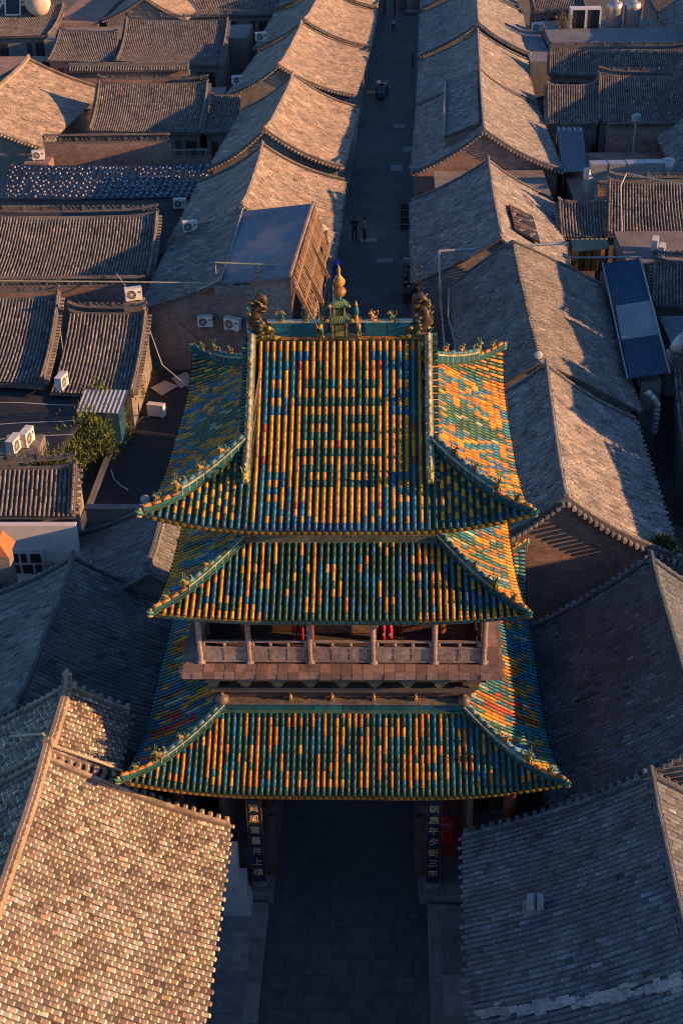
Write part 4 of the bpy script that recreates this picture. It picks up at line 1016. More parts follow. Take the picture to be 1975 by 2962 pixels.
lattice_wall('brown plastered wall with an openwork top above the dark glossy roof', -25.9, -15.9, 67.2, 4.3, .65)
lattice_wall('short openwork wall beside the brown plastered wall', -15.6, -12.6, 66.0, 3.4, .6)
lattice_wall('openwork brick wall behind the two ribbed roofs on the left', -24, -12.9, 36.8, 4.3, .6)
lattice_wall('brown courtyard wall with an openwork top on the upper right', 18.6, 30, 69.6, 4.2, .5)
lattice_wall('openwork wall above the lit ribbed roof crossed by the cable', 15.6, 26, 53.2, 4.6, .55)
block('flat_roof', 'flat terrace roof with a pale edge in the upper right', (17.4,100.6,0), (30.5,107.6,4.4), 'felt', 'roof', cope=None)
block('flat_roof', 'black flat bitumen roof left of the tower', (-12.6,12.6,0), (-4.6,32.4,1.0), 'blackroof', 'roof', cope=None)
block('flat_roof', 'dark flat roof between the ribbed roofs and the street houses on the left', (-27,47.0,0), (-13.4,56.5,2.6), 'blackroof', 'roof')
block('flat_roof', 'grey flat roof strip in front of the wide ribbed roof on the left', (-27,37.2,0), (-12.9,39.6,3.0), 'brick', 'roof')
block('flat_roof', 'grey flat roof in the top left between ribbed roofs', (-36,110.5,0), (-14,117.5,3.4), 'brick', 'roof')
block('flat_roof', 'brown flat roof below the half-lit ribbed roof in the upper left', (-26,83.0,0), (-14,90.5,3.0), 'redbrick', 'roof')
block('flat_roof', 'dark flat roof between the street houses and the terrace in the upper right', (15.0,96.4,0), (17.2,112,3.6), 'felt', 'roof')
block('flat_roof', 'brown flat roof behind the big steel duct on the right', (14.6,56.0,0), (28,69.0,2.6), 'redbrick', 'roof')
block('flat_roof', 'flat roof at the right edge below the air conditioners', (15.7,40.0,0), (24,45.6,4.2), 'brick', 'roof', cope=1)
block('flat_roof', 'grey flat roof right of the blue sheet-metal roof', (16.6,25.8,0), (24,34.3,3.3), 'felt', 'roof')
block('flat_roof', 'dark flat roof at the right edge beyond the long ribbed roof', (30.6,84.0,0), (40,112,4.0), 'brick', 'roof')
block('flat_roof', 'brick flat roof at the left edge beside the ridge of the sunlit roof', (-46,90.0,0), (-34,104,3.2), 'redbrick', 'roof')
block('flat_roof', 'flat brick roof at the top between the tank and the sunlit gable', (-36.5,118,0), (-31.5,136,3.8), 'redbrick', 'roof')
block('boundary_wall', 'brick wall stepping down beside the black flat roof', (-12.9,12.6,0), (-12.62,24.0,1.2), 'brick', 'wall')
block('boundary_wall', 'low brick wall behind the dark tiled roof on the left', (-11.6,12.3,0), (-8.2,12.58,3.9), 'brick', 'wall', cope=1)
block('lean_to', 'brick lean-to under the two air conditioners behind the red coping', (-16.3,15.2,0), (-14.55,17.9,4.58), 'brick', 'shed')
block('lean_to', 'low brick planter roof behind the red coping', (-14.5,13.9,0), (-12.95,17.0,3.45), 'brick', 'shed')
block('lean_to', 'small block carrying the unit in front of the brown plastered wall', (-26.6,63.1,0), (-24.7,64.8,3.98), 'redbrick', 'shed')
block('chimney_block', 'brick pier at the corner of the openwork wall on the left', (-13.3,31.95,0), (-12.2,32.75,5.28), 'brick', 'pier')
# white wall with its window
w = block('white_wall', 'white plastered wall with a barred window at the left edge', (-20,10.7,0), (-11.7,11.0,4.1), 'white')
b = MB((.5,.5,.5)); b.box((-15.0,10.62,1.6),(-13.2,10.70,2.95), (.55,.56,.58)); wf = b.build('window_frame', M['paint'], w)
for x0, x1, z0, z1 in ((-14.85,-14.3,1.75,2.2),(-14.2,-13.75,1.75,2.2),(-13.65,-13.35,1.75,2.2),(-14.85,-14.3,2.3,2.75),(-14.2,-13.95,2.3,2.75),(-13.8,-13.35,2.3,2.75)):
    b = MB(); b.box((x0,10.60,z0),(x1,10.63,z1)); b.build('window_pane', M['glass'], wf)
# pillar with a slanted rust-red cap at the left edge
w = empty('brick_pillar', (-14.3,8.9,0), 'brick pillar with a slanted rust-red cap at the left edge', 'pillar')
b = MB(); b.box((-14.9,8.6,0),(-14.0,9.2,4.1)); b.build('shaft', M['brick'], w)
b = MB((.42,.16,.06)); b.hexa([(-15.6,8.3,4.1),(-13.9,8.3,4.1),(-13.9,9.5,4.1),(-15.6,9.5,4.1),(-15.4,8.5,4.9),(-14.3,8.5,4.75),(-14.3,9.3,4.75),(-15.4,9.3,4.9)]); b.build('cap', M['paint'], w)
# dark glossy roof with scattered pale specks
gr = empty('glossy_roof', (-19.5,60,0), 'dark glossy panel roof dotted with pale clips on the left', 'roof')
S = Slope((-27.5,62.9,4.0),(-11.9,62.5,4.0),(-27.5,57.7,3.0),(-12.6,57.7,3.0), sag=.01)
rf = roof_slab(S, gr, 'gloss', (.03,.04,.05))
for i in range(30):
    b = MB(); band(b, [S.at((i+.5)/30, t) for t in (0,.5,1)], .07, .07); b.build('seam', M['black'], rf)
ii, jj = np.meshgrid(np.arange(60), np.arange(7), indexing='ij'); k = rng.random(420) < .72
u = ((ii+.5)/60).ravel()[k]+rng.normal(0,.002,k.sum()); t = ((jj+.5+.3*(ii % 2))/7.4).ravel()[k]+rng.normal(0,.012,k.sum())
O, X, Y, Z = S.frames(u, t); cb_ = MB().box((-.06,-.09,0),(.06,.09,.06))
frames_field('pale_speck', np.array(cb_.V), np.array(cb_.F), O, X, Y, Z, np.array([[.5,.52,.55]])*rng.uniform(.4,1.1,(len(O),1)), M['paint'], rf)
b = MB(); b.box((-27.3,58,0),(-12.5,62.4,2.8)); b.build('wall', M['brick'], gr)
# black tarpaulin over a courtyard, with pale cords
tp = empty('tarpaulin', (-17.5,22,0), 'black tarpaulin stretched over the courtyard at the left edge', 'tarpaulin')
def tz(u, v): return 3.1-.55*math.sin(math.pi*u)*math.sin(math.pi*v)+.10*math.sin(9*u+3*v)+.06*math.sin(17*v+2*u)
b = MB(); n = 24; V = []; F = []
for i in range(n+1):
    for j in range(n+1): u, v = i/n, j/n; V.append((-24+10.3*u-.5*(1-v)*u, 17.6+8.6*v-.9*u*v, tz(u,v)))
for i in range(n):
    for j in range(n): F.append((i*(n+1)+j, (i+1)*(n+1)+j, (i+1)*(n+1)+j+1, i*(n+1)+j+1))
b.add(V, F); sh = b.build('sheet', M['tarp'], tp, smooth=True)
md = sh.modifiers.new('thick', 'SOLIDIFY'); md.thickness = .02
for v in (.18,.4,.62,.84):
    b = MB(); b.tube([(-24+10.3*u-.5*(1-v)*u, 17.6+8.6*v-.9*u*v, tz(u,v)+.03) for u in np.linspace(0,1,18)], .028, 5); b.build('cord', M['wire'], tp)
# corrugated sheets
def corr(name, label, P00, P10, P11, P01, mt, pitch=.16, amp=.03, cat='roof', legs=None, along=True, parent=None):
    P00, P10, P11, P01 = [np.array(p, float) for p in (P00, P10, P11, P01)]
    W = np.linalg.norm(P10-P00); n = max(4, int(W/pitch*4)); V = []; F = []
    nrm = np.cross(P10-P00, P01-P00); nrm /= np.linalg.norm(nrm); nrm *= np.sign(nrm[2])
    for i in range(n+1):
        u = i/n; o = nrm*amp*math.sin(2*math.pi*i/4)
        for v in (0, 1): V.append((1-u)*((1-v)*P00+v*P01)+u*((1-v)*P10+v*P11)+o)
    N = len(V); V += [v-nrm*.012 for v in V]
    for i in range(n):
        q = (2*i, 2*i+2, 2*i+3, 2*i+1); F.append(q); F.append(tuple(N+k for k in q[::-1]))
        F.append((2*i, N+2*i, N+2*i+2, 2*i+2)); F.append((2*i+1, 2*i+3, N+2*i+3, N+2*i+1))
    b = MB(); b.add(V, F)
    if parent is not None: return b.build(name, M[mt], parent)
    c = (P00+P10+P11+P01)/4; root = empty(name, (c[0], c[1], 0), label, cat); b.build('corrugated_sheet', M[mt], root)
    if legs is not None:
        for p in (P00, P10, P11, P01):
            b = MB(); q = p+(c-p)*.06; b.bar((q[0],q[1],legs),(q[0],q[1],q[2]-.04),.07); b.build('post', M['steel'], root)
    return root
blue = corr('sheet_metal_roof', 'long blue corrugated roof with a pale middle section on the right', (14.2,40.1,4.25),(14.0,36.0-2.3,4.2),(15.9,33.7,4.5),(16.3,40.1,4.55), 'bluesheet', .42, .045, legs=0)
corr('pale_section', None, (14.0,33.68,4.21),(13.62,29.0,4.21),(15.55,29.0,4.51),(15.9,33.68,4.51), 'palesheet', .42, .045, parent=blue)
corr('blue_section', None, (13.62,28.98,4.2),(13.3,24.3,4.2),(15.2,24.3,4.5),(15.55,28.98,4.5), 'bluesheet', .42, .045, parent=blue)
b = MB(); b.tube([(14.15,40.1,4.3),(13.2,24.2,4.26)], .05, 6); b.tube([(16.36,40.1,4.62),(15.25,24.2,4.57)], .06, 6); b.tube([(12.3,40.2,4.6),(16.5,40.2,4.6)], .06, 6); b.build('edge_trim', M['palesheet'], blue)
b = MB(); b.box((14.0,24.6,0),(15.0,39.8,3.9)); b.build('wall', M['brick'], blue)
corr('sheet_metal_roof', 'small blue corrugated roof beside the street houses in the upper right', (14.3,61.9,3.2),(16.1,62.1,3.2),(17.2,73.3,3.5),(15.0,73.4,3.5), 'bluesheet', .35, .04, legs=0)
corr('sheet_metal_roof', 'olive sheet-metal canopy on the right', (13.0,44.2,3.5),(15.3,44.7,3.5),(15.4,46.4,3.6),(13.0,46.3,3.6), 'olivesheet', .3, .02, legs=0)
corr('loose_sheet', 'pale teal corrugated sheet lying on the black flat roof, nearer the tower', (-10.2,29.9,1.06),(-9.4,30.9,1.06),(-10.2,32.0,1.06),(-10.9,31.2,1.06), 'palesheet', .2, .02, cat='sheet')
corr('loose_sheet', 'grey corrugated sheet lying on the black flat roof beside the teal one', (-11.1,29.0,1.06),(-10.35,30.2,1.06),(-11.2,30.9,1.06),(-11.9,30.0,1.06), 'steel', .14, .012, cat='sheet')
sd = corr('shed', 'small shed with a pale corrugated roof beside the bushes', (-14.3,22.8,3.25),(-12.0,22.6,3.25),(-11.9,24.6,3.55),(-14.2,24.7,3.55), 'palesheet', .22, .03, cat='shed')
b = MB(); b.box((-14.0,23.0,0),(-12.2,24.4,3.1)); b.build('wall', M['bluesheet'], sd)

# ---------------------------------------------------------------- rooftop equipment
def copy_thing(root, loc, rz, label, scale=None):
    r = root.copy(); col.objects.link(r); r.location = loc; r.rotation_euler = (0,0,rz); r['label'] = label
    if scale: r.scale = (scale,)*3
    for ch in list(root.children):
        c = ch.copy(); col.objects.link(c); c.parent = r
        for g in ch.children: d = g.copy(); col.objects.link(d); d.parent = c
    return r
ac = empty('air_conditioner', (0,0,0), 'x', 'air conditioner', 'air conditioner outdoor units')
b = MB(); b.box((-.42,-.16,.06),(.42,.16,.66)); b.box((-.43,-.17,.655),(.43,.17,.68)); cs = b.build('casing', M['acw'], ac)
b = MB(); b.tube([(-.12+.25*math.cos(t),-.165,.36+.25*math.sin(t)) for t in np.linspace(0,2*math.pi,21)], .018, 5, cap=False)
for q in range(6): t = math.pi*q/6; b.bar((-.12-.24*math.cos(t),-.168,.36-.24*math.sin(t)),(-.12+.24*math.cos(t),-.168,.36+.24*math.sin(t)),.012)
b.build('fan_grille', M['acw'], ac)
b = MB(); b.tube([(-.12,-.15,.36),(-.12,-.163,.36)], .24, 20); b.build('fan_opening', M['black'], ac)
b = MB(); b.box((-.36,-.2,0),(-.28,.2,.06)); b.box((.28,-.2,0),(.36,.2,.06)); b.build('bracket', M['steel'], ac)
b = MB(); b.box((.2,-.166,.42),(.36,-.161,.5)); b.build('badge', M['bluesheet'], ac)
ACS = [((-8.95,32.62,3.55),.1,'air conditioner on the brick wall below the felt roof, leftmost of the row'), ((-7.35,32.15,3.55),-.4,'air conditioner on the brick wall below the felt roof, middle of the row'),
       ((-6.0,31.58,3.55),-.4,'air conditioner on the brick wall below the felt roof, half hidden by the ridge dragon'),
       ((-11.0,26.6,1.02),2.9,'open-backed white unit standing alone on the black flat roof'), ((-12.75,32.3,5.3),.3,'air conditioner at the corner of the openwork wall on the left'),
       ((-15.4,25.0,3.5),1.4,'air conditioner at the foot of the ornate ridge on the left'), ((-15.5,16.2,4.6),1.4,'nearer of the two air conditioners behind the red coping'), ((-15.1,16.9,4.6),1.4,'farther of the two air conditioners behind the red coping'),
       ((-25.6,63.9,4.0),.2,'air conditioner in front of the brown plastered wall'), ((-13.7,56.1,2.62),0,'air conditioner beside the dark glossy roof corner'), ((-12.6,86.9,4.1),.4,'air conditioner behind the second sunlit street roof'),
       ((-11.9,104.6,4.2),.3,'small air conditioner behind the third sunlit street roof'), ((-11.4,45.4,4.6),.2,'bluish air conditioner on the tiled side of the house under repair'),
       ((17.6,42.2,4.32),1.3,'farther of the two sunlit air conditioners on the right flat roof'), ((17.8,41.0,4.32),1.3,'nearer of the two sunlit air conditioners on the right flat roof'), ((19.6,41.3,4.32),1.0,'air conditioner cut by the right edge on the flat roof'),
       ((16.9,110.2,3.62),.2,'pale unit on the dark flat roof in the upper right')]
for i, (p, rz, lb) in enumerate(ACS):
    if i == 0: ac.location = p; ac.rotation_euler = (0,0,rz); ac['label'] = lb
    else: copy_thing(ac, p, rz, lb, 1.35 if p[1] > 100 else 1.1)
# twin frame unit and water tanks on the terrace
fr = empty('condenser_bank', (21.6,108.6,0), 'white frame with two large dark condenser faces in the upper right', 'condenser')
b = MB(); b.box((20.1,108.2,3.4),(23.3,109.6,3.6)); b.box((20.1,108.2,6.1),(23.3,109.6,6.25)); b.box((20.1,108.15,3.6),(20.3,109.6,6.1)); b.box((21.6,108.15,3.6),(21.85,109.6,6.1)); b.box((23.1,108.15,3.6),(23.3,109.6,6.1)); b.build('frame', M['acw'], fr)
for x in (20.3,21.85): b = MB(); b.box((x,108.3,3.6),(x+1.25 if x > 21 else x+1.3,109.5,6.1)); b.build('condenser_face', M['black'], fr)
for x, lb in ((25.0,'left of the two steel water tanks in the upper right'),(26.9,'right of the two steel water tanks in the upper right')):
    t_ = empty('water_tank', (x,110.6,0), lb, 'water tank', 'steel water tanks'); b = MB(); b.lathe((x,110.6,3.9), [(.8,0),(.85,.05),(.83,.5),(.86,.55),(.83,1.1),(.86,1.15),(.83,1.7),(.86,1.75),(.84,2.3),(.7,2.5),(.3,2.62),(.05,2.65)], 18); b.build('drum', M['steel'], t_, smooth=True)
    b = MB(); b.cyl((x,110.6,3.4), .7, .5, 8); b.build('stand', M['brick'], t_); b = MB(); b.cyl((x+.1,110.6,6.5), .25, .12, 10); b.build('lid', M['steel'], t_)
fr = empty('tank_pipework', (28.6,110.5,0), 'pale pipe frame beside the water tanks', 'frame')
b = MB(); b.tube([(27.6,110.4,4.2),(27.9,110.4,6.8),(29.9,110.4,6.7),(29.7,110.4,4.2)], .07, 6); b.tube([(29.8,110.2,5.6),(31,110,6.2),(31.2,110,4.6)], .07, 6); b.tube([(24.2,109.6,4.3),(27,109.5,4.0),(29,109.6,4.4),(30.4,109.7,5.4)], .06, 6); b.build('pipe', M['balu'], fr)
block('flat_roof', 'dark flat roof under the water tanks in the upper right', (18.0,108.0,0), (31.5,117,3.4), 'brick', 'roof')
# round pale tank and solar collector in the top left corner
t_ = empty('round_tank', (-38.6,121,0), 'pale round tank in the top left corner', 'water tank'); b = MB((.5,.45,.38)); b.ball((-38.6,120.2,5.6), 1.45, 18, 12, (.52,.46,.38)); b.build('shell', M['mortar'], t_, smooth=True); b = MB(); b.cyl((-38.6,120.2,3.2), .5, 1.2, 8); b.build('stand', M['brick'], t_)
t_ = empty('solar_panel', (-41.4,120.6,0), 'white framed dark panel beside the round tank', 'panel'); b = MB(); b.hexa([(-42.4,119.9,4.4),(-40.7,119.9,4.4),(-40.7,120.2,4.4),(-42.4,120.2,4.4),(-42.4,121.0,6.4),(-40.7,121.0,6.4),(-40.7,121.3,6.4),(-42.4,121.3,6.4)]); b.build('panel', M['glass'], t_)
b = MB(); 
for a, e in (((-42.4,119.85,4.4),(-40.7,119.85,4.4)),((-42.4,120.95,6.4),(-40.7,120.95,6.4)),((-42.4,119.85,4.4),(-42.4,120.95,6.4)),((-40.7,119.85,4.4),(-40.7,120.95,6.4)),((-43.6,119.6,4.2),(-42.4,120.9,6.2))): b.bar(a, e, .14)
b.build('frame', M['acw'], t_)
# ducts on the right
def duct(label, P, w, h, parts=()):
    root = empty('steel_duct', (P[0][0],P[0][1],0), label, 'duct'); b = MB()
    for a, e in zip(P[:-1], P[1:]):
        b.bar(a, e, w, h, up=(0,0,1) if abs(a[2]-e[2]) < .5*abs(a[0]-e[0])+.5*abs(a[1]-e[1]) else (0,1,0))
    b.build('casing', M['steel'], root)
    b = MB(); 
    for a, e in zip(P[:-1], P[1:]):
        a, e = np.array(a, float), np.array(e, float); n = max(1, int(np.linalg.norm(e-a)/1.2))
        for i in range(1, n): p = a+(e-a)*i/n; q = p+(e-a)/np.linalg.norm(e-a)*.05; b.bar(p, q, w+.07, h+.07, up=(0,0,1) if abs(a[2]-e[2]) < .5*abs(a[0]-e[0])+.5*abs(a[1]-e[1]) else (0,1,0))
    if b.V: b.build('flange', M['steel'], root)
    return root
d = duct('large rectangular steel duct with a sunlit round end on the right', [(15.5,56.8,5.0),(20.6,57.0,5.0)], .95, .85)
b = MB(); b.tube([(15.55,56.8,5.05),(15.5,56.6,4.3),(15.5,56.5,2.6)], [.48,.46,.44], 4); b.build('drop_leg', M['steel'], d); b = MB(); b.lathe((21.0,57.0,4.55), [(.5,0),(.52,.1),(.5,.9),(.4,1.0)], 14); b.build('fan_housing', M['steel'], d, smooth=True)
d = duct('curved grey sheet duct rising at the right edge', [(15.9,25.9,2.6),(15.9,25.9,4.9)], .95, .7)
b = MB(); b.tube([(15.9+.8-.8*math.cos(t),25.9,4.9+.8*math.sin(t)) for t in np.linspace(0,1.57,8)]+[(18,25.9,5.7)], .45, 8); b.build('elbow', M['steel'], d, smooth=True)
fx = empty('flue_pipe', (14.4,22.3,0), 'shiny flexible flue pipe with a bent top on the right', 'pipe')
b = MB(); P = [(14.4,22.3,2.2+.12*i) for i in range(14)]+[(14.35-.1*i,22.3+.02*i,3.9+.1*i) for i in range(1,6)]; b.tube(P, [.19 if i % 2 else .165 for i in range(len(P))], 12); b.build('pipe', M['steel'], fx)
fx = empty('chimney_pipe', (19.3,68.8,0), 'thin chimney pipe with a cowl before the brown courtyard wall', 'pipe'); b = MB(); b.cyl((20.6,68.6,2.6), .12, 2.5, 8); b.build('pipe', M['steel'], fx); b = MB(); b.lathe((20.6,68.6,5.0), [(.12,0),(.36,.15),(.36,.6),(.1,.75)], 10); b.build('cowl', M['steel'], fx)
# pipes and cables
def line_thing(name, label, P, r, mt, cat, n=6):
    c = np.mean(np.array(P), axis=0); root = empty(name, (c[0],c[1],0), label, cat); b = MB(); b.tube(P, r, n); b.build('run', M[mt], root); return root
p = line_thing('roof_pipework', 'grey pipe frame spanning the roof behind the tower on the right', [(4.3,34.6,3.8),(4.3,39.1,5.5),(12.0,40.3,5.5),(12.3,41.0,4.0)], .085, 'steel', 'pipe')
b = MB(); b.tube([(4.6,21.9,6.2),(4.62,24,5.2),(4.75,27,5.0),(4.5,30,5.2),(4.7,34.0,5.2)], .05, 6); b.tube([(4.2,24,5.0),(4.2,34.6,5.0)], .06, 6); b.build('conduit', M['balu'], p)
line_thing('pipe_run', 'yellowish pipe running across the left roofs', [(-26,34.8,5.6),(-15,34.3,5.62),(-8.3,34.0,5.6),(-8.3,33.9,6.85),(-4.6,33.4,6.85)], .05, 'pole', 'pipe')
line_thing('cable', 'bent pale cable arching over the lit ribbed roof on the right', [(16.3,46.2,3.8),(16.35,47.4,4.6),(16.5,49.6,6.0),(17.0,50.7,6.5),(17.9,50.3,6.4),(20.6,49,6.2),(25,48,6.3)], .045, 'wire', 'cable')
line_thing('cable', 'thin slack cable from the openwork wall down to the black roof', [(-14.5,36.6,5.2),(-12.6,33.5,4.2),(-11.2,30.5,2.2),(-9.5,29.6,1.06)], .03, 'wire', 'cable')
line_thing('cable', 'white hose lying on the black flat roof', [(-12.4,20.8,1.04),(-12.1,19.9,1.04),(-11.7,19.3,1.04),(-11.2,18.8,1.04)], .035, 'wire', 'hose')
line_thing('cable', 'black cable draped down the brick wall with the air conditioners', [(-10.4,32.3,3.9),(-9.8,32.2,3.5),(-9.2,32.1,2.9),(-8.9,31.9,1.2),(-8.3,30,1.04)], .025, 'black', 'cable')
line_thing('gutter_pipe', 'brass-coloured pipe over the two sunlit foreground roofs', [(-10.3,-4.6,6.0),(-8.9,-5.6,7.0),(-8.55,-5.95,6.85),(-7.2,-5.75,6.0),(-6.65,-5.7,5.65),(-6.6,-5.7,5.0)], .045, 'pole', 'pipe')
# flood lamps
def flood(label, p, r, facing=(0,-1,.1)):
    root = empty('flood_lamp', p, label, 'lamp', 'round flood lamps'); T = xf(p, facing); b = MB()
    ring = lambda y, rr, n=16: [T((rr*math.cos(2*math.pi*k/n), y, rr*math.sin(2*math.pi*k/n))) for k in range(n)]
    def loft(profile, b):
        V = []; F = []
        for y, rr in profile: V += ring(y, rr)
        for i in range(len(profile)-1):
            for k in range(16): F.append((i*16+k, i*16+(k+1)%16, (i+1)*16+(k+1)%16, (i+1)*16+k))
        F.append(tuple(range(15,-1,-1))); F.append(tuple((len(profile)-1)*16+k for k in range(16))); b.add(V, F)
    loft([(-r*.9,r*.3),(-r*.7,r*.8),(0,r),(r*.1,r*1.02)], b); b.build('housing', M['black'], root)
    b = MB(); loft([(r*.1,r*.93),(r*.22,r*.85),(r*.32,r*.5),(r*.35,r*.1)], b); b.build('lens', M['globe'], root, smooth=True)
    b = MB(); b.bar((p[0],p[1]+.05,p[2]-r*1.9),(p[0],p[1]+.05,p[2]-r*.8),.06); b.build('bracket', M['steel'], root)
flood('round lamp at the near end of the conduit right of the ridge dragon', (4.4,21.8,6.75), .2); flood('round lamp on the near ridge end of the patchy roof', (8.3,20.95,7.05), .24)
flood('white round lamp on a gallery post of the tower', (.95,-4.42,10.45), .19); flood('pale round lamp on the boundary wall left of the tower', (-9.0,12.4,4.35), .24)
# fire extinguishers on the gallery wall
for x, lb in ((-1.46,'left red extinguisher of the left pair on the gallery'),(-1.26,'right red extinguisher of the left pair on the gallery'),(1.24,'left red extinguisher of the right pair on the gallery'),(1.44,'right red extinguisher of the right pair on the gallery')):
    root = empty('fire_extinguisher', (x,-3.12,8.64), lb, 'extinguisher', 'fire extinguishers on the gallery'); b = MB(); b.lathe((x,-3.12,8.64), [(.07,0),(.08,.03),(.08,.48),(.05,.56),(.03,.6)], 12); b.build('cylinder', M['red'], root, smooth=True)
    b = MB(); b.box((x-.03,-3.208,8.87),(x+.03,-3.198,8.95)); b.build('label', M['acw'], root); b = MB(); b.box((x-.05,-3.15,9.22),(x+.06,-3.09,9.29)); b.build('valve', M['black'], root)
# stone pedestal before the left couplet, red booth behind the right railing
pd = empty('stone_pedestal', (-3.4,-6.1,0), 'stepped grey stone pedestal before the left couplet board', 'pedestal')
for lo, hi in (((-4.4,-6.5,.2),(-2.98,-5.86,.72)),((-4.35,-6.42,.72),(-3.02,-5.88,.95)),((-4.3,-6.36,.95),(-3.08,-5.90,1.75)),((-4.35,-6.3,1.75),(-3.3,-5.92,2.95))):
    b = MB(); b.box(lo, hi); b.build('stone_block', M['palestone'], pd)
bt = empty('red_booth', (3.35,-3.9,.56), 'dark red round-topped booth behind the right railing', 'booth')
b = MB(); b.lathe((3.35,-3.9,.56), [(.30,0),(.32,.1),(.32,1.1),(.28,1.3),(.18,1.42),(.04,1.46)], 14); b.build('body', M['red'], bt, smooth=True); b = MB(); b.tube([(3.35+.3*math.cos(t),-3.9+.3*math.sin(t),1.86) for t in np.linspace(4.2,5.4,6)], .03, 5); b.build('strip', M['bluesheet'], bt)

# ---------------------------------------------------------------- plants
def shrub(name, label, p, r, h, n, c, cat='bush'):
    root = empty(name, p, label, cat); b = MB()
    for i in range(7):
        a = random.uniform(0,6.28); e = np.array(p)+np.array((r*.6*math.cos(a), r*.6*math.sin(a), h*random.uniform(.6,.9))); m_ = (np.array(p)+e)/2+np.array((random.uniform(-.1,.1),random.uniform(-.1,.1),.15)); b.tube([p, m_, e], [.05,.03,.01], 5)
    b.build('stems', M['bark'], root)
    q = rng.normal(0, 1, (n,3)); q /= np.linalg.norm(q, axis=1, keepdims=True); rad = rng.uniform(.35,1,n)**.6
    lump = 1+.4*np.sin(q[:,0]*5+1)*np.sin(q[:,1]*6+2)+.3*np.sin(q[:,2]*9+q[:,0]*4); lump *= rng.uniform(.8, 1.25, n)
    O = np.array(p)+np.array((0,0,h*.55))+q*(rad*lump)[:,None]*np.array((r,r,h*.5))
    Y = q*.6+np.array((0,0,.8))+rng.normal(0,.35,(n,3)); Y /= np.linalg.norm(Y, axis=1, keepdims=True); X = np.cross(Y, rng.normal(0,1,(n,3))); X /= np.linalg.norm(X, axis=1, keepdims=True); Z = np.cross(X, Y)
    s = rng.uniform(.7,1.4,(n,1)); TV = np.array([(0,0,0),(.022,.09,.008),(0,.22,0),(-.022,.09,.008)]); TF = np.array([(0,1,2,3)])
    C = np.array(c)[None]*rng.uniform(.6,1.5,(n,1))*np.array((1,1,1))
    frames_field('leaves', TV, TF, O, X*s, Y*s, Z, C, M['leaf'], root)
    return root
shrub('bush', 'nearer feathery green bush beside the black tarpaulin', (-13.7,22.6,.0), 1.25, 3.0, 6500, (.10,.15,.035)); shrub('bush', 'farther feathery green bush beside the small shed', (-13.4,25.0,.0), 1.2, 3.1, 6000, (.10,.15,.035))
shrub('bush', 'small dark bush at the foot of the small ribbed roof', (-12.6,28.0,1.0), .6, 1.3, 1800, (.07,.075,.02)); shrub('roof_plant', 'green tuft growing at the eave of the half-lit roof', (12.3,8.9,3.8), .45, .7, 900, (.08,.10,.02), 'plant')
shrub('bush', 'low green plants behind the red coping', (-13.6,15.6,3.4), 1.0, 1.3, 2200, (.06,.075,.02)); shrub('bush', 'dark shrub before the white wall', (-12.4,9.6,1.0), .8, 1.5, 1500, (.03,.045,.015)); shrub('bush', 'dark shrub at the left edge below the brick pillar', (-15.0,7.6,1.4), .7, 1.4, 1200, (.04,.05,.015))
shrub('bush', 'small yellowish bush beside the condenser frame in the upper right', (19.3,107.6,4.2), .8, 1.6, 700, (.14,.12,.02))

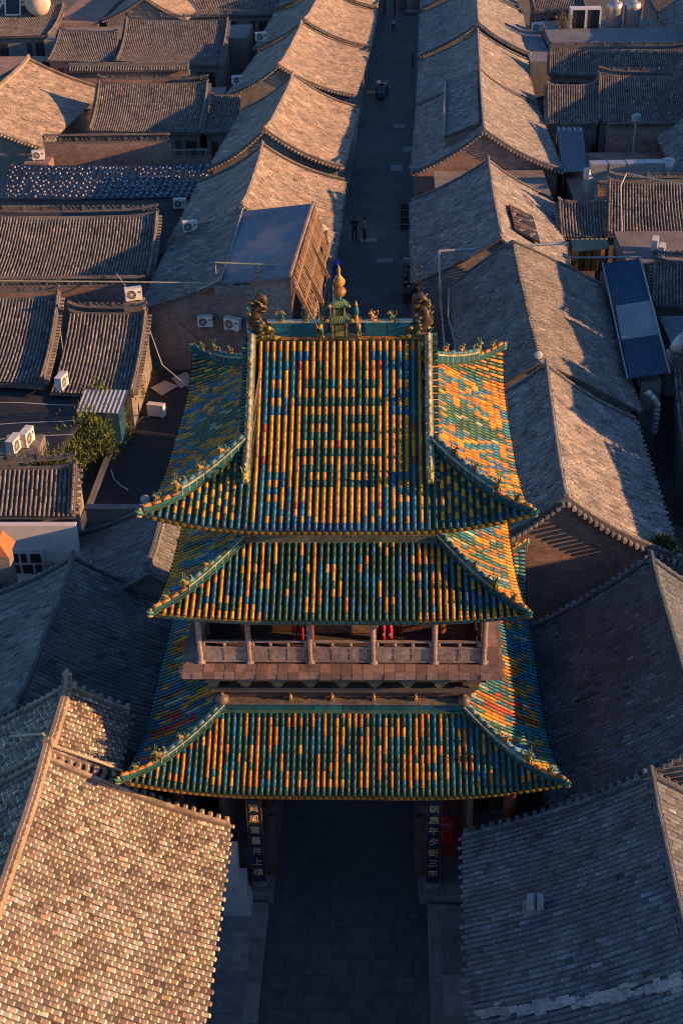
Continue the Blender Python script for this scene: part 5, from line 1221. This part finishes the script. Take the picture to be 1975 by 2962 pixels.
# ---------------------------------------------------------------- people and things in the street
def person(label, p, rz, shirt, trousers, hair=(.015,.012,.01), arms='down', h=1.72, lean=0.0):
    s = h/1.72
    J = {'pel':(0,0,.95),'bel':(0,-.01,1.12),'che':(0,-.01,1.32),'nek':(0,0,1.47),'hed':(0,.02,1.56),'top':(0,.03,1.69),
         'hipl':(-.09,0,.92),'knl':(-.11,.02,.50),'anl':(-.12,-.02,.09),'tol':(-.13,.13,.04),'hipr':(.09,0,.92),'knr':(.11,.03,.50),'anr':(.12,0,.09),'tor':(.13,.15,.04),
         'shl':(-.19,0,1.40),'shr':(.19,0,1.40)}
    if arms == 'folded': J.update(ell=(-.25,.06,1.15),hal=(-.02,.20,1.16),fil=(.06,.21,1.17),elr=(.25,.06,1.15),har=(.02,.23,1.13),fir=(-.06,.23,1.14))
    elif arms == 'bars': J.update(ell=(-.25,.2,1.2),hal=(-.22,.45,1.15),fil=(-.2,.52,1.14),elr=(.25,.2,1.2),har=(.22,.45,1.15),fir=(.2,.52,1.14))
    else: J.update(ell=(-.24,-.02,1.13),hal=(-.25,.05,.87),fil=(-.24,.07,.77),elr=(.24,-.02,1.13),har=(.25,.05,.87),fir=(.24,.07,.77))
    if arms == 'bars': J.update(knl=(-.14,.38,.88),anl=(-.14,.40,.48),tol=(-.14,.55,.44),knr=(.14,.38,.88),anr=(.14,.40,.48),tor=(.14,.55,.44))
    Rr = dict(pel=.14,bel=.13,che=.15,nek=.06,hed=.095,top=.075,hipl=.10,knl=.065,anl=.05,tol=.035,hipr=.10,knr=.065,anr=.05,tor=.035,shl=.065,shr=.065,ell=.048,elr=.048,hal=.035,har=.035,fil=.028,fir=.028)
    E = [('pel','bel'),('bel','che'),('che','nek'),('nek','hed'),('hed','top'),('pel','hipl'),('hipl','knl'),('knl','anl'),('anl','tol'),('pel','hipr'),('hipr','knr'),('knr','anr'),('anr','tor'),('che','shl'),('shl','ell'),('ell','hal'),('hal','fil'),('che','shr'),('shr','elr'),('elr','har'),('har','fir')]
    ks = list(J); me = bpy.data.meshes.new('person'); me.from_pydata([J[k] for k in ks], [(ks.index(a), ks.index(b2)) for a, b2 in E], [])
    o = bpy.data.objects.new('person', me); col.objects.link(o); md = o.modifiers.new('skin', 'SKIN'); sv = me.skin_vertices[0].data
    for i, k in enumerate(ks): sv[i].radius = (Rr[k]*(1.25 if k in ('che','pel','bel') else 1), Rr[k]*(.8 if k in ('che','pel','bel') else 1)); sv[i].use_root = (k == 'pel')
    o.modifiers.new('sub', 'SUBSURF').levels = 2
    dg = bpy.context.evaluated_depsgraph_get(); m2 = bpy.data.meshes.new_from_object(o.evaluated_get(dg)); bpy.data.objects.remove(o)
    C = []
    for f in m2.polygons:
        x, y, z = f.center; r = math.hypot(x, y)
        if z > 1.50: c = hair if (z > 1.63 or y < .0) else (.34,.20,.14)
        elif z > 1.43 and abs(x) < .09: c = (.34,.20,.14)
        elif abs(x) > .17 and z < 1.18 and arms == 'down' and z < .93: c = (.34,.20,.14)
        elif arms != 'down' and y > .16 and z > 1.05: c = (.34,.20,.14)
        elif z > .97: c = shirt
        elif z > .10: c = trousers
        else: c = (.02,.02,.02)
        C.append(c)
    a = m2.attributes.new('Col', 'FLOAT_COLOR', 'FACE')
    for i, c in enumerate(C): a.data[i].color = (*c, 1)
    m2.materials.clear(); m2.materials.append(M['cloth'])
    for f in m2.polygons: f.use_smooth = True
    root = empty('person', p, label, 'person'); root.rotation_euler = (0,0,rz); root.scale = (s,s,s)
    ob = bpy.data.objects.new('body', m2); col.objects.link(ob); ob.parent = root
    b = MB(hair); b.ball((0,.005,1.64), (.098,.105,.09), 10, 7, hair); hb = b.build('hair', M['cloth'], None); hb.parent = root
    b = MB((.34,.2,.14)); b.ball((0,.115,1.575), (.018,.025,.025), 6, 4); b.ball((-.035,.095,1.60), .014, 6, 4, (.02,.02,.02)); b.ball((.035,.095,1.60), .014, 6, 4, (.02,.02,.02)); b.bar((-.025,.1,1.535),(.025,.1,1.535),.012, c=(.25,.08,.07)); b.ball((-.095,.01,1.58), (.015,.025,.03), 6, 4); b.ball((.095,.01,1.58), (.015,.025,.03), 6, 4); fb = b.build('face', M['cloth'], None); fb.parent = root
    return root
person('person in dark clothes with folded arms standing in the street', (-1.2,56.4,.03), math.pi, (.02,.02,.025), (.02,.02,.022), arms='folded', h=1.78)
person('person in a pale shirt and dark trousers standing in the street', (-.45,56.3,.05), 1.9, (.42,.40,.36), (.015,.015,.018))
person('person in a pale shirt walking at the far end of the street', (1.75,128.6,.03), math.pi, (.45,.44,.5), (.02,.02,.03), h=1.8)
person('person in dark clothes beside the right-hand shops far up the street', (3.75,109.4,.16), 1.6, (.02,.04,.05), (.015,.015,.02))
# three-wheeled cart with driver
tr = empty('cargo_tricycle', (.55,97.4,.03), 'dark three-wheeled cargo cart driving up the street', 'tricycle')
b = MB((.03,.05,.06)); b.box((-.05,98.2,.55),(1.15,100.3,.62), (.06,.07,.08)); b.box((-.05,98.2,.62),(0,100.3,1.1), (.03,.08,.10)); b.box((1.10,98.2,.62),(1.15,100.3,1.1), (.03,.08,.10)); b.box((-.05,100.25,.62),(1.15,100.3,1.1), (.25,.25,.25)); b.build('cargo_box', M['paint'], tr)
b = MB((.2,.2,.2)); b.box((.05,98.6,.63),(.6,100.0,1.15), (.28,.27,.25)); b.box((.62,98.9,.63),(1.05,100.0,1.0), (.16,.17,.18)); b.build('load', M['paint'], tr)
b = MB((.03,.06,.08)); b.box((.1,97.0,.45),(1.0,98.1,.55)); b.box((.25,97.7,.55),(.85,98.1,.85), (.02,.02,.02)); b.hexa([(.15,96.6,.4),(.95,96.6,.4),(.95,96.9,.4),(.15,96.9,.4),(.2,96.8,1.15),(.9,96.8,1.15),(.9,96.95,1.15),(.2,96.95,1.15)], (.04,.10,.13)); b.build('cab', M['paint'], tr)
b = MB(); b.tube([(.2,97.0,1.3),(.55,96.95,1.32),(.9,97.0,1.3)], .025, 6); b.tube([(.55,96.9,.5),(.55,96.95,1.32)], .03, 6); b.build('handlebar', M['steel'], tr)
for x in (.38,.72): b = MB(); b.ball((x,96.62,.85), .09, 8, 6); b.build('headlight', M['globe'], tr, smooth=True)
for x, y in ((.55,96.75),(-.02,99.5),(1.12,99.5)):
    b = MB(); b.tube([(x-.06,y,.32),(x+.06,y,.32)], .30, 16); wh = b.build('wheel', M['black'], tr); b = MB(); b.tube([(x-.065,y,.32),(x+.065,y,.32)], .13, 10); b.build('hub', M['steel'], wh)
person('driver in dark clothes with a red bag riding the cargo cart', (.55,97.75,-.05), math.pi, (.06,.02,.02), (.02,.02,.02), arms='bars')
# display shelves, market stall, blue bin
shv = empty('display_shelf', (2.75,60,0), 'dark stepped display shelves on the right side of the street', 'shelf'); b = MB()
for i in range(4): b.box((2.15,58.6+.75*i,0),(3.4,59.1+.75*i,.35+.3*i))
b.build('steps', M['wood'], shv); b = MB()
for i in range(4): b.box((2.12,58.55+.75*i,.35+.3*i),(3.42,58.68+.75*i,.4+.3*i))
b.build('shelf_edge', M['bluesheet'], shv)
st = empty('market_stall', (2.9,47.5,0), 'market stall piled with colourful goods on the right side of the street', 'stall'); b = MB(); b.box((2.25,44.4,.05),(3.6,50.8,.75)); b.build('table', M['wood'], st)
for i in range(46):
    x, y = random.uniform(2.35,3.3), random.uniform(44.6,50.4); sx, sy, sz = random.uniform(.1,.3), random.uniform(.12,.35), random.uniform(.06,.32); c = random.choice(((.03,.03,.05),(.1,.03,.03),(.02,.05,.12),(.14,.08,.04),(.3,.3,.32),(.02,.02,.03),(.05,.03,.06)))
    if y > 49.3: c = random.choice(((.4,.42,.45),(.05,.35,.2),(.15,.35,.5),(.35,.3,.4)))
    b = MB(c); b.cbox((x,y,.75+sz/2), (sx,sy,sz), random.uniform(0,1)); b.build('goods', M['paint'], st)
bn = empty('waste_bin', (-2.6,48.6,.16), 'bright blue waste bin before the house under repair', 'bin'); b = MB(); b.hexa([(-2.8,48.2,.02),(-2.1,48.2,.02),(-2.1,49.0,.02),(-2.8,49.0,.02),(-2.9,48.1,1.2),(-2.0,48.1,1.2),(-2.0,49.1,1.2),(-2.9,49.1,1.2)]); b.build('body', M['bluebin'], bn); b = MB(); b.hexa([(-2.95,48.05,1.21),(-1.95,48.05,1.21),(-1.95,49.15,1.21),(-2.95,49.15,1.21),(-2.85,48.2,1.4),(-2.05,48.2,1.4),(-2.05,49.0,1.4),(-2.85,49.0,1.4)]); b.build('lid', M['bluebin'], bn)
# scaffold beside the rafters
sc = empty('scaffold', (-2.3,39,0), 'thin grey pole scaffold standing before the bare rafters', 'scaffold')
for i in range(4):
    y = 33.4+i*2.6
    for x in (-2.6,-1.95): b = MB(); b.tube([(x+.05*i,y,0),(x+.05*i,y,random.uniform(3.4,4.8))], .03, 6); b.build('pole', M['steel'], sc)
for z in (1.9,3.3):
    for x in (-2.6,-1.95): b = MB(); b.tube([(x,33.0,z),(x+.2,42.0,z)], .025, 6); b.build('ledger', M['steel'], sc)
block('flat_roof', 'low flat roof in the gap before the sweeping near gable on the right', (4.6,54.4,0), (12.6,60.2,3.9), 'brick', 'roof')  # added block, keeps a streak of sun off the street
# carved stones and red post at the head of the street
cs_ = empty('stone_screen', (4.2,143,0), 'pale mottled stone blocks at the far end of the street', 'stone'); 
for lo, hi in (((2.6,143,0),(3.5,146,1.2)),((4.3,143,0),(5.4,146,1.2)),((3.2,139.5,0),(5.4,141.5,.35))):
    b = MB((.45,.43,.40)); b.box(lo, hi, (.42,.41,.39)); b.build('stone_block', M['balu'], cs_)
rp = empty('red_gate', (1.3,140.5,0), 'red timber gate frame at the far end of the street', 'gate'); b = MB(); b.box((.5,140.3,0),(.8,140.6,3.2)); b.box((1.8,140.3,0),(2.1,140.6,3.2)); b.box((.3,140.25,2.7),(2.3,140.65,3.0)); b.build('frame', M['red'], rp)
# broken roof hole on the right: a near-black slab stands for its shaded depth
hl = empty('roof_hole', (10.2,45,5.3), 'square hole with broken battens in the sunlit roof on the right', 'hole')
b = MB((.02,.017,.015)); b.hexa([(9.0,42.2,5.62),(10.6,42.2,4.75),(10.6,47.0,4.75),(9.0,47.0,5.62),(9.0,42.2,5.76),(10.6,42.2,4.88),(10.6,47.0,4.88),(9.0,47.0,5.76)]); b.build('dark_slab', M['paint'], hl)
for i in range(9):
    y = 42.4+i*.52; b = MB(); b.bar((9.0,y,5.82),(9.9+random.uniform(-.6,.6),y+random.uniform(-.3,.3),5.3), .09, .06); b.build('batten', M['rafter'], hl)
for i in range(14):
    y, x = random.uniform(42.3,46.8), random.uniform(9.1,10.4); b = MB((.3,.26,.22)); b.cbox((x,y,5.78-(x-9)*.54), (.22,.3,.05), random.uniform(0,3)); b.build('loose_tile', M['paint'], hl)
# raised roof patch on the house with the sweeping gable
rp = empty('raised_roof', (5.9,69,0), 'raised roof patch with sunlit rims on the sweeping-gabled house', 'roof')
S = Slope((8.0,63.0,6.72),(8.8,79.4,6.72),(5.4,63.0,5.75),(6.1,79.4,5.75), sag=.02); rf = roof_slab(S, rp, thick=.2); pan_tiles(S, rf, 0, (.2,.195,.185))
b = MB((.27,.24,.21)); band(b, [S.at(u, 1.0) for u in np.linspace(0,1,8)], .18, .22); band(b, [S.at(1, t) for t in np.linspace(0,1,8)], .2, .25); b.build('rim', M['mortar'], rp)
b = MB(); b.hexa([(5.5,63.2,4.5),(8.0,63.2,5.9),(8.7,79.2,5.9),(6.2,79.2,4.5),(5.5,63.2,5.6),(8.0,63.2,6.5),(8.7,79.2,6.5),(6.2,79.2,5.6)]); b.build('base', M['brick'], rp)
